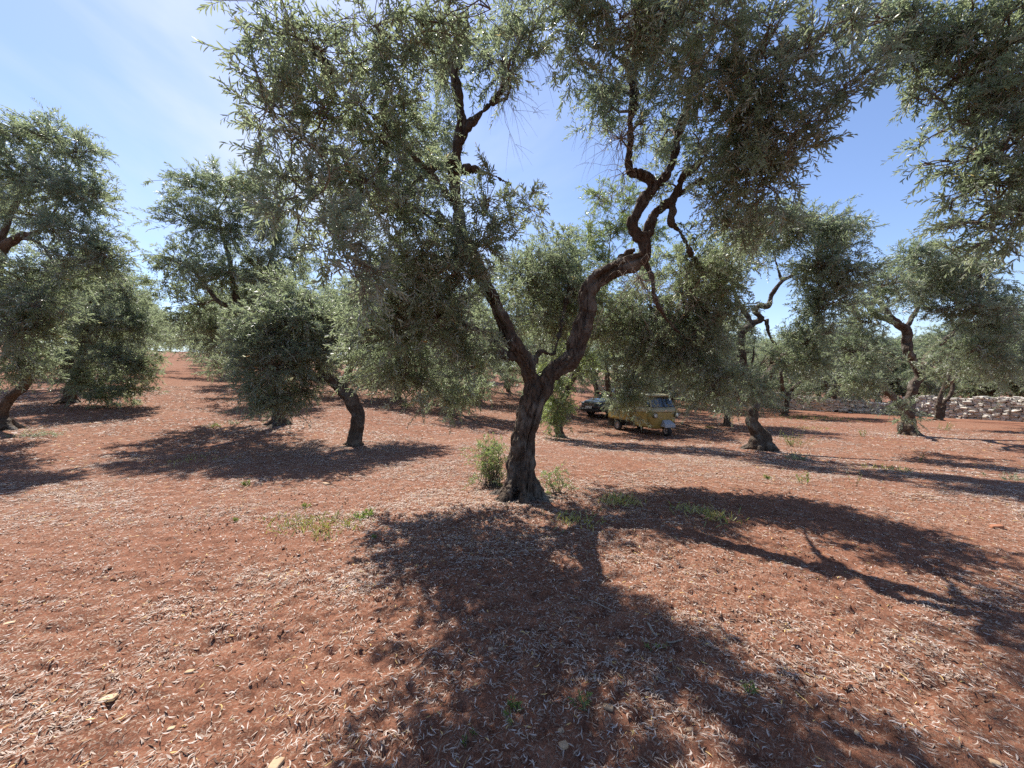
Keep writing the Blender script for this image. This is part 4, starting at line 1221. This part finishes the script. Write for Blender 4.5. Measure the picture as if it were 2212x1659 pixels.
def box(g, lo, hi, mat=0, b=0.0):
    lo = np.array(lo, float); hi = np.array(hi, float)
    if b <= 0:
        c = [[(lo, hi)[i][0], (lo, hi)[j][1], (lo, hi)[k][2]] for i in (0, 1) for j in (0, 1) for k in (0, 1)]
        F = [[0, 1, 3, 2], [4, 6, 7, 5], [0, 4, 5, 1], [2, 3, 7, 6], [0, 2, 6, 4], [1, 5, 7, 3]]
        g.add(c, np.array(F), None, mat)
    else:
        h = (hi - lo) / 2; c = (hi + lo) / 2
        rings = []
        for dz, inset in ((-h[2], b), (-h[2] + b, 0), (h[2] - b, 0), (h[2], b)):
            x, y = h[0] - inset, h[1] - inset
            bb = b if inset == 0 else b * .5
            pts = [(x - bb, -y), (x, -y + bb), (x, y - bb), (x - bb, y), (-x + bb, y), (-x, y - bb), (-x, -y + bb), (-x + bb, -y)]
            rings.append(np.array([[c[0] + p, c[1] + q, c[2] + dz] for p, q in pts]))
        loft(g, rings, mat)

M_MUSTARD = plain('mustard_paint', (0.30, 0.215, 0.055), .55, var=.16, scale=4, coat=.08)
M_CREAM = plain('faded_cream_paint', (0.35, 0.32, 0.20), .55, var=.08, scale=5)
M_GREYP = plain('grey_painted_metal', (0.30, 0.32, 0.36), .45, var=.06, scale=8)
M_RUBBER = plain('rubber', (0.018, 0.018, 0.019), .8, var=.2, scale=40)
M_DARK = plain('dark_trim', (0.025, 0.025, 0.027), .5, var=.1)
M_CHROME = plain('chrome', (0.70, 0.71, 0.72), .15, 1.0, var=.03)
M_STEEL = plain('wheel_steel', (0.35, 0.35, 0.36), .4, .8, var=.1)
M_LENS = plain('lamp_lens', (0.72, 0.74, 0.76), .08, var=.05, spec=.8, coat=.6)
M_GLASS = glass_material('window_glass', (0.55, 0.62, 0.68), .12)
M_CARBLUE = plain('dark_blue_paint', (0.018, 0.030, 0.042), .22, .2, var=.05, coat=.8)
M_PLATE = plain('number_plate', (0.72, 0.72, 0.70), .5, var=.03)
M_SEAT = plain('dark_vinyl', (0.05, 0.04, 0.035), .6, var=.1)

def three_wheeler():
    q = ground_at(1434, 941)
    # front wheel contact at q; nose points right of the line to the camera
    view = math.atan2(-q[1], -q[0])           # towards the camera
    rz = view + math.radians(42)
    t = thing('three_wheeled_truck', 'mustard yellow three-wheeled mini truck parked behind the hanging olive boughs', 'three-wheeler', (q[0], q[1], float(terrain(q[0], q[1])) + .0), rz)
    # local: +X forward, front axle at x=0
    n = 48
    def ring(z, xf, xb, hw, e=5.0):
        p = superring(n, (xf - xb) / 2, hw, (xf + xb) / 2, e)
        return np.column_stack([p, np.full(n, z)])
    g = Geo()
    lower = [ring(.27, .02, -1.12, .44), ring(.31, .05, -1.15, .52), ring(.50, .08, -1.16, .59), ring(.72, .09, -1.16, .62), ring(.86, .09, -1.16, .625), ring(.885, .085, -1.16, .62)]
    loft(g, lower)
    g.build('cab', M_MUSTARD, t, True)
    g = Geo()
    loft(g, [ring(.886, .115, -1.16, .64, 5), ring(.905, .125, -1.165, .648, 5), ring(.99, .10, -1.165, .642, 5), ring(1.04, .06, -1.16, .625, 5)])
    g.build('cowl', M_CREAM, t, True)
    # upper cab with window openings
    up_r = [ring(1.041, .055, -1.155, .62, 6), ring(1.075, .035, -1.15, .615, 6), ring(1.25, -.06, -1.14, .588, 6), ring(1.43, -.16, -1.12, .56, 6), ring(1.475, -.185, -1.115, .553, 6)]
    def ang(j):
        return ((j + .5) * 360 / n + 180) % 360 - 180
    def open_(i, j):
        if i not in (1, 2):
            return False
        a = abs(ang(j))
        return a < 41 and a > 1.0 or 52 < a < 118 or 146 < a
    g = Geo(); loft(g, up_r, cap=False, skip=open_)
    g.build('upper_cab', M_CREAM, t, True)
    for nm, cond in (('windscreen', lambda j: abs(ang(j)) < 41), ('side_window', lambda j: 52 < ang(j) < 118), ('side_window', lambda j: -118 < ang(j) < -52), ('rear_window', lambda j: abs(ang(j)) > 146)):
        g = Geo()
        rr = [np.column_stack([(u[:, :2] - np.array([-.5, 0])) * .992 + np.array([-.5, 0]), u[:, 2]]) for u in up_r[1:4]]
        loft(g, rr, cap=False, skip=lambda i, j: not cond(j))
        g.build(nm, M_GLASS, t, True)
    g = Geo()
    pts = [[.045, 0, 1.078], [-.055, 0, 1.25], [-.155, 0, 1.43]]
    add_tube(g, np.array(pts), [.012] * 3, 6)
    g.build('windscreen_pillar', M_DARK, t)
    g = Geo()   # rubber seal under the windscreen
    j = [k for k in range(n) if abs(ang(k)) < 44]; j.sort(key=ang)
    add_tube(g, up_r[1][j] + np.array([.006, 0, 0]), [.013] * len(j), 6)
    add_tube(g, up_r[3][j] + np.array([.006, 0, 0]), [.013] * len(j), 6)
    g.build('window_seal', M_DARK, t)
    g = Geo()
    loft(g, [ring(1.476, -.12, -1.16, .57, 6), ring(1.495, -.06, -1.19, .60, 6), ring(1.52, -.08, -1.19, .60, 6), ring(1.555, -.20, -1.10, .50, 5), ring(1.57, -.4, -.95, .30, 4)])
    g.build('roof', M_CREAM, t, True)
    # headlights
    for s in (-1, 1):
        e = thing('headlight', None, None, (.095, s * .50, .775)); e.parent = t
        g = Geo()
        th = np.arange(24) * 2 * math.pi / 24
        def circ(x, r):
            return np.stack([np.full(24, x), r * np.cos(th), r * np.sin(th)], 1)
        loft(g, [circ(-.10, .07), circ(-.03, .092), circ(.045, .096), circ(.058, .088), circ(.05, .078)], cap=False)
        g.build('lamp_shell', M_DARK, e, True)
        g = Geo(); loft(g, [circ(.046, .078), circ(.060, .06), circ(.066, .03), circ(.068, .004)])
        g.build('lens', M_LENS, e, True)
    # front mudguard
    g = Geo()
    prof = [(.03, .56), (.13, .60), (.24, .52), (.335, .45), (.345, .345)]
    for inner in (0,):
        V = []
        hw = [.14, .15, .20, .235, .235]
        for (x, z), w in zip(prof, hw):
            V += [[x, -w, z], [x, w, z]]
        for (x, z), w in zip(prof, hw):
            V += [[x - .015, -w + .012, z - .02], [x - .015, w - .012, z - .02]]
        F = []
        for i in range(4):
            F.append([2 * i, 2 * i + 2, 2 * i + 3, 2 * i + 1])
            F.append([10 + 2 * i, 10 + 2 * i + 1, 10 + 2 * i + 3, 10 + 2 * i + 2])
            F.append([2 * i, 10 + 2 * i, 12 + 2 * i, 2 * i + 2]); F.append([2 * i + 1, 2 * i + 3, 13 + 2 * i, 11 + 2 * i])
        F.append([8, 18, 19, 9]); F.append([0, 1, 11, 10])
        g.add(V, np.array(F))
        # cheeks
        for s in (-1, 1):
            c = [[.03, s * .14, .56], [.13, s * .15, .60], [.24, s * .20, .52], [.335, s * .235, .45], [.345, s * .235, .345], [.03, s * .20, .36]]
            b = g.n
            g.add(c, np.array([[0, 1, 2, 3]]) if s > 0 else np.array([[3, 2, 1, 0]]))
            g.F.append((np.array([[b, b + 3, b + 4, b + 5]]) if s > 0 else np.array([[b + 5, b + 4, b + 3, b]]), np.array([.5], dtype=np.float32), 0))
    g.build('mudguard', M_GREYP, t)
    lathe_wheel(t, 'wheel', (.16, 0, .215), .215, .13, M_RUBBER, M_STEEL, math.radians(-8))
    for s in (-1, 1):
        lathe_wheel(t, 'wheel', (-2.05, s * .56, .215), .215, .13, M_RUBBER, M_STEEL)
    g = Geo(); add_tube(g, np.array([[.16, 0, .215], [.10, .0, .3], [.0, 0, .5]]), [.03, .035, .04], 8); add_tube(g, np.array([[.16, -.09, .215], [.16, .09, .215]]), [.02, .02], 8)
    g.build('fork', M_DARK, t)
    # doors: proud skin with a dark gap
    for s in (-1, 1):
        g = Geo(); box(g, (-.86, s * .622 - .012, .34), (-.16, s * .622 + .012, .86), b=.01)
        dd = g.build('door', M_MUSTARD, t)
        g = Geo(); box(g, (-.80, s * .64 - .012, .76), (-.68, s * .64 + .012, .785), b=.005)
        g.build('handle', M_CHROME, dd)
        g = Geo(); add_tube(g, np.array([[-.08, s * .62, 1.0], [0.02, s * .74, 1.06], [0.02, s * .76, 1.12]]), [.008] * 3, 6)
        box(g, (0.0, s * .77 - .05, 1.08), (.03, s * .77 + .05, 1.2), b=.01)
        g.build('mirror', M_DARK, t)
    # maker's badge plate, wiper
    g = Geo(); box(g, (.118, -.08, .925), (.135, .02, .955), b=.004); g.build('badge', M_CHROME, t)
    g = Geo(); add_tube(g, np.array([[.085, .03, 1.03], [.045, -.01, 1.11], [-.03, -.07, 1.24]]), [.008, .006, .005], 5); g.build('wiper', M_DARK, t)
    # cargo bed
    g = Geo()
    box(g, (-2.62, -.63, .48), (-1.20, .63, .53))
    for (a, b_) in (((-2.62, -.645, .531), (-1.20, -.61, .84)), ((-2.62, .61, .531), (-1.20, .645, .84)), ((-2.65, -.645, .50), (-2.622, .645, .84)), ((-1.198, -.645, .50), (-1.17, .645, .9))):
        box(g, a, b_, b=.008)
    g.build('cargo_bed', M_MUSTARD, t)
    g = Geo(); box(g, (-2.5, -.35, .25), (-1.1, -.27, .478)); box(g, (-2.5, .27, .25), (-1.1, .35, .478)); add_tube(g, np.array([[-2.05, -.55, .215], [-2.05, .55, .215]]), [.03, .03], 8)
    g.build('chassis', M_DARK, t)
    g = Geo(); box(g, (-1.05, -.5, .62), (-.62, .5, .78), b=.04); box(g, (-1.1, -.5, .79), (-.98, .5, 1.18), b=.04); g.build('bench_seat', M_SEAT, t)
    g = Geo(); add_tube(g, np.array([[-.2, .0, .8], [-.28, 0, 1.08]]), [.02, .02], 8); add_tube(g, np.array([[-.28, -.33, 1.10], [-.25, 0, 1.09], [-.28, .33, 1.10]]), [.014] * 3, 6); g.build('handlebar', M_DARK, t)
three_wheeler()

def parked_car():
    q = ground_at(1282, 904)
    rz = math.radians(180 + 28)          # nose points left and towards the camera
    t = thing('parked_car', 'dark blue car parked in the shade behind the yellow three-wheeler', 'car', (q[0] + .55, q[1] + .9, float(terrain(q[0], q[1] + .9))), rz)
    # +X forward; front bumper at x=.75
    n = 40
    def sec(x, z0, z1, hw, e=5.5):
        th = np.arange(n) * 2 * math.pi / n
        c, s = np.cos(th), np.sin(th)
        return np.stack([np.full(n, x), -hw * np.sign(c) * np.abs(c) ** (2 / e), (z0 + z1) / 2 + (z1 - z0) / 2 * np.sign(s) * np.abs(s) ** (2 / e)], 1)
    g = Geo()
    loft(g, [sec(-3.35, .5, .85, .7), sec(-3.28, .36, .98, .8), sec(-2.8, .26, 1.0, .86), sec(-1.5, .24, 1.0, .88), sec(-.55, .24, 1.0, .88), sec(0.0, .25, .95, .87), sec(.45, .27, .86, .83), sec(.66, .30, .78, .77), sec(.74, .36, .68, .68)][::-1])
    g.build('body', M_CARBLUE, t, True)
    # greenhouse
    st = [(-.48, .985, 1.0, .80), (-1.15, .985, 1.44, .72), (-1.6, .985, 1.50, .70), (-2.6, .985, 1.48, .70), (-3.05, .985, 1.36, .71), (-3.25, .985, 1.02, .76)]
    secs = [sec(x, z0, z1, hw, 5) for x, z0, z1, hw in st]
    g = Geo(); loft(g, secs)
    g.build('window', M_GLASSDARK, t, True)
    g = Geo()
    loft(g, [sec(-1.13, 1.428, 1.455, .70), sec(-1.6, 1.46, 1.52, .71), sec(-2.6, 1.44, 1.50, .71), sec(-3.06, 1.34, 1.385, .715)])
    g.build('roof', M_CARBLUE, t, True)
    for s in (-1, 1):
        for path in ([[-.47, s * .79, .985], [-1.15, s * .715, 1.43]], [[-1.95, s * .715, .99], [-1.95, s * .70, 1.45]], [[-2.75, s * .72, .99], [-2.85, s * .71, 1.40]]):
            g = Geo()
            add_tube(g, np.array(path), [.035, .03], 6)
            g.build('pillar', M_CARBLUE, t, True)
        g = Geo(); box(g, (-.75, s * .93 - .09, 1.0), (-.62, s * .93 + .09, 1.13), b=.03); g.build('mirror', M_CARBLUE, t)
        g = Geo(); box(g, (.50, s * .62 - .14, .66), (.71, s * .62 + .12, .77), b=.03); g.build('headlight', M_LENS, t)
        for x in (-.02, -2.55):
            lathe_wheel(t, 'wheel', (x, s * .80, .31), .31, .20, M_RUBBER, M_STEEL)
            g = Geo(); add_tube(g, np.array([[x + .36 * math.cos(a), s * .868, .31 + .36 * math.sin(a)] for a in np.linspace(0.05, math.pi - .05, 16)]), [.028] * 16, 6); g.build('wheel_arch', M_DARK, t)
        for x0, x1 in ((-1.86, -.85), (-2.7, -1.9)):
            g = Geo(); box(g, (x0, s * .872 - .012, .38), (x1, s * .872 + .012, .93), b=.01); dd = g.build('door', M_CARBLUE, t)
            g = Geo(); box(g, (x0 + .05, s * .89 - .01, .80), (x0 + .2, s * .89 + .01, .83), b=.004); g.build('handle', M_DARK, dd)
    g = Geo(); box(g, (.60, -.70, .28), (.79, .70, .44), b=.03); g.build('bumper', M_DARK, t)
    g = Geo()
    for k in range(4):
        box(g, (.70, -.40, .55 + k * .045), (.76, .40, .575 + k * .045))
    g.build('grille', M_CHROME, t)
    g = Geo(); box(g, (.791, -.26, .44), (.806, .26, .555), b=.005); g.build('number_plate', M_PLATE, t)
M_GLASSDARK = plain('dark_car_glass', (0.03, 0.05, 0.06), .06, var=.02, spec=.8)
parked_car()

# ---------------------------------------------------------------- small plants, stones, sticks, butterfly
def weed(px, py, h, n, label, cat='weed', seed=0, leaf=.045, spread=.35, mat=None, upright=1.0, name='weed', wide=.3, nodes=7):
    rng = rngf(1000 + seed)
    b = ground_at(px, py)
    g = Geo()
    O = np.tile(np.array([0, 0, -.01]), (n, 1)) + np.column_stack([rng.normal(0, spread * h * .5, (n, 2)), np.zeros(n)])
    D = unit(np.column_stack([rng.normal(0, spread, (n, 2)), np.full(n, upright)]))
    for q in O:
        add_tube(g, wander(np.array([0, 0, -.012]), q + D[0] * .01, 4, rng, .03), [.004, .0035, .003, .003], 4, 1, cap=False)
    shoots(g, O, D, h * rng.uniform(.6, 1.05, n), rng, leaf, nodes, True, wood=1, droop=.08, stem=.003, wide=wide, tone0=rng.uniform(.2, 1, n), bare=.08)
    o = g.build(name, [mat or M_LEAF_FRESH, M_TWIG], None, world_origin=b)
    return tag(o, label, cat)

def tuft(px, py, w, h, n, label, seed, mat=None, name='grass', cat='grass'):
    """blades of grass"""
    rng = rngf(2000 + seed)
    b = ground_at(px, py)
    g = Geo()
    xy = rng.normal(0, w * .42, (n, 2))
    O = np.column_stack([xy, ground_z(b[0] + xy[:, 0], b[1] + xy[:, 1]) - b[2] - .005])
    D = unit(np.column_stack([rng.normal(0, .6, (n, 2)), np.full(n, .8)]))
    Nn = unit(np.cross(D, rng.normal(size=(n, 3))))
    L = h * rng.uniform(.5, 1.1, n)
    leaves(g, O, D, Nn, L, np.full(n, .010) * rng.uniform(.8, 1.5, n), rng.random(n), 0, True)
    o = g.build(name, mat or M_GRASS, None, world_origin=b)
    return tag(o, label, cat, kind='stuff')

weed(1740, 1048, .24, 4, 'single bright green seedling in front of the knotted foot', seed=1, leaf=.06)
weed(1845, 1050, .30, 3, 'pair of thin upright green stems at the rim of the striped shade', seed=2, leaf=.03, spread=.16)
weed(1660, 1035, .10, 6, 'low green sprout below the swollen olive foot', seed=3)
weed(1985, 998, .26, 4, 'upright leafy weed in front of the low-forked olive', seed=4)
weed(1865, 944, .38, 7, 'tall leafy weed on sunlit soil between the knotted and low-forked olives', seed=5, leaf=.06, spread=.2)
weed(1712, 962, .62, 26, 'airy green bush growing beside the swollen olive foot', 'bush', 6, .05, .5, name='bush', nodes=10)
weed(1725, 992, .28, 30, 'low dark green bush at the swollen olive foot', 'bush', 7, .05, .8, name='bush', mat=M_LEAF)
weed(2040, 930, .5, 12, 'leafy sprig at the foot of the slender double-stemmed olive', seed=8, leaf=.06)
weed(1532, 925, .18, 22, 'patch-sized green weed past the three-wheeler', seed=9, spread=1.2)
weed(465, 921, .22, 18, 'small green weed on the uphill path', seed=10, spread=.8)
weed(505, 915, .18, 12, 'grey-green weed beside the small green one on the uphill path', seed=11, spread=.8, mat=M_LEAF)
weed(90, 940, .25, 40, 'low green growth round the foot of the edge tree', 'ground weed', 12, spread=2.2, mat=M_LEAF)
weed(792, 1115, .10, 14, 'flat fresh green weed just past the yellow grass', seed=13, spread=1.0, leaf=.05)
weed(806, 1160, .06, 5, 'tiny green sprout below the fresh green weed', seed=14, spread=.6, leaf=.03)
weed(1110, 1522, .055, 5, 'small dark seedling near the rim of shade, closest to the sunlit soil', seed=15, spread=.5, leaf=.035, nodes=4)
weed(1258, 1520, .085, 5, 'dark leafy seedling beside the large pale stone', seed=16, spread=.4, leaf=.035, nodes=5)
weed(1102, 1556, .04, 4, 'tiny seedling just below the dark one', seed=17, spread=.6, leaf=.025, nodes=4)
weed(1012, 1588, .04, 4, 'tiny green seedling alone among the dry leaves in the sun', seed=18, spread=.6, leaf=.025, nodes=4)
weed(1626, 1500, .07, 6, 'green seedling deep in the crown shade', seed=19, spread=.5, leaf=.03, nodes=4)
weed(1415, 1400, .06, 5, 'small sprout at the end of the curved stick', seed=20, spread=.6, leaf=.03, nodes=4)
weed(535, 1052, .10, 6, 'pale sprout at the end of the curved trunk tree shadow', seed=21, leaf=.045)
weed(510, 1125, .07, 4, 'yellow-green sprout apart from the grass patch', seed=22, leaf=.035)
weed(660, 1095, .07, 5, 'thin sprout behind the yellow grass patch', seed=23, leaf=.04)
weed(2195, 1040, .2, 26, 'grey-green weeds at the edge of the striped shade', seed=24, spread=1.6, mat=M_LEAF)
weed(880, 880, .35, 26, 'pale green brush under the drooping foliage', 'bush', 26, .07, .9, name='bush')
tuft(650, 1128, .36, .09, 105, 'patch of yellow-green grass on the sunlit litter', 1)
tuft(712, 1138, .42, .10, 150, 'brightest yellow grass clump of the patch', 2)
tuft(590, 1120, .18, .07, 26, 'sparse yellow sprigs at the thin end of the grass', 3)
tuft(1335, 1085, .30, .12, 150, 'pale green grass tuft lit in the crown shade', 4)
tuft(1500, 1108, .34, .14, 70, 'sparse dry grass at the edge of the crown shade', 5)
tuft(1545, 1125, .30, .12, 60, 'thin dry grass by the branch shadow', 6)
tuft(1240, 1128, .36, .10, 110, 'dull green grass in the dark before the trunk', 7)
tuft(420, 990, .7, .08, 70, 'faint yellow grass on pale litter between two shadows', 8)
tuft(980, 862, 1.8, .30, 260, 'dry yellow grass beneath the far foliage', 9)
tuft(1920, 1015, .6, .14, 70, 'dry grass in the striped shade of the forked tree', 10)
tuft(1760, 905, 2.2, .22, 220, 'green grass along the sunlit foot of the wall', 11, mat=M_LEAF_FRESH)
tuft(1740, 925, 1.2, .16, 90, 'dry grass in front of the bushy-footed olive', 12)

def stone(px, py, w, label, seed, mat=None, flat=.45):
    rng = rngf(3000 + seed)
    w *= .8
    b = ground_at(px, py)
    g = Geo()
    a = rng.uniform(0, 3.1)
    stone_block(g, (0, 0, w * flat * .08), (w * .5, w * .5 * rng.uniform(.6, .9), w * .5 * flat), np.array([math.cos(a), math.sin(a), rng.normal(0, .12)]), np.array([-math.sin(a), math.cos(a), rng.normal(0, .12)]), rng, rng.uniform(.4, 1), round_=.55)
    o = g.build('stone', mat or M_STONE, None, True, b)
    return tag(o, label, 'stone')
stone(1314, 1524, .062, 'large pale flat stone lit at the rim of the shade', 1, flat=.35)
stone(1217, 1608, .052, 'round pale stone below the large flat one', 2)
stone(1212, 1572, .035, 'small tan stone between the two pale stones', 3)
stone(1488, 1558, .04, 'tan stone on the border of sun and shade', 4)
stone(235, 1504, .08, 'long yellow stone on the sunlit leaves', 5, flat=.3)
stone(410, 1441, .06, 'ochre stone above the long yellow one', 6)
stone(596, 1650, .07, 'ochre stone cut by the lower picture edge', 7)
stone(2153, 1142, .12, 'reddish brown stone alone on bare red soil', 8, M_STONE_RED, .5)
stone(2150, 1648, .045, 'pale stone in the lower corner of the shade', 9)
stone(1850, 1578, .03, 'small pale stone deep in the crown shade', 10)
stone(1404, 1560, .022, 'little white stone on the lit tongue of soil', 11)
stone(20, 1340, .07, 'cream stone near the picture edge in the sun', 12)
stone(370, 1565, .04, 'cream pebble among dry leaves in the sun', 13)
stone(440, 1300, .05, 'flat ochre stone in the middle of the sunlit leaves', 14)
stone(1060, 1395, .04, 'greyish stone at the shadow rim', 15)
stone(705, 1045, .14, 'pale stone in the pool of shade of the curved trunk', 16)

def stick(pts, r, label, seed):
    b = ground_at(*pts[0])
    P = np.array([ground_at(*p) - b + np.array([0, 0, .008]) for p in pts])
    g = Geo()
    q = catmull(P, 24)
    rr = np.linspace(r, r * .5, 24) * (1 + .08 * rngf(seed).normal(size=24))
    add_tube(g, q, rr, 7)
    o = g.build('fallen_stick', M_DEAD, None, True, b)
    tag(o, label, 'stick')
stick([(1400, 1352), (1418, 1372), (1445, 1384), (1475, 1388)], .008, 'curved fallen stick lying in the crown shade', 1)
stick([(1270, 1298), (1290, 1310), (1330, 1330)], .005, 'thin straight stick above the curved one', 2)
stick([(735, 968), (790, 955), (830, 958)], .012, 'pale bent stick lying by the foot of the curved trunk', 3)
stick([(640, 1135), (610, 1142), (575, 1150)], .004, 'dark twig beside the yellow grass', 4)

def butterfly():
    p = at(531, 771, 4.2)
    t = thing('butterfly', 'pale yellow butterfly flying before the dark olive', 'butterfly', p, math.radians(15))
    mw = plain('butterfly_wing', (0.78, 0.74, 0.42), .6, var=.06)
    g = Geo()
    add_tube(g, np.array([[0, -.014, 0], [0, -.004, .001], [0, .006, .002], [0, .012, .002]]), [.0012, .002, .0024, .001], 8)
    g.build('body', M_DARK, t, True)
    for s in (-1, 1):
        for (o, pts) in (('wing', [(.001, .008), (.02, .022), (.036, .020), (.034, .006), (.018, -.001), (.002, -.002)]), ('wing', [(.002, -.002), (.018, -.002), (.027, -.010), (.020, -.022), (.008, -.020)])):
            g = Geo()
            top = [[s * x, y, .45 * x + (.001 if y > 0 else 0) + .0006] for x, y in pts]; bot = [[s * x, y, .45 * x + (.001 if y > 0 else 0) - .0002] for x, y in pts]
            n = len(pts)
            F1 = np.array([list(range(n))]); F2 = np.array([list(range(2 * n - 1, n - 1, -1))])
            g.add(np.array(top + bot), F1); g.F.append((F2, np.array([.5], dtype=np.float32), 0))
            k = np.arange(n)
            g.F.append((np.stack([k, n + k, n + (k + 1) % n, (k + 1) % n], 1), np.full(n, .5, dtype=np.float32), 0))
            g.build(o, mw, t)
butterfly()
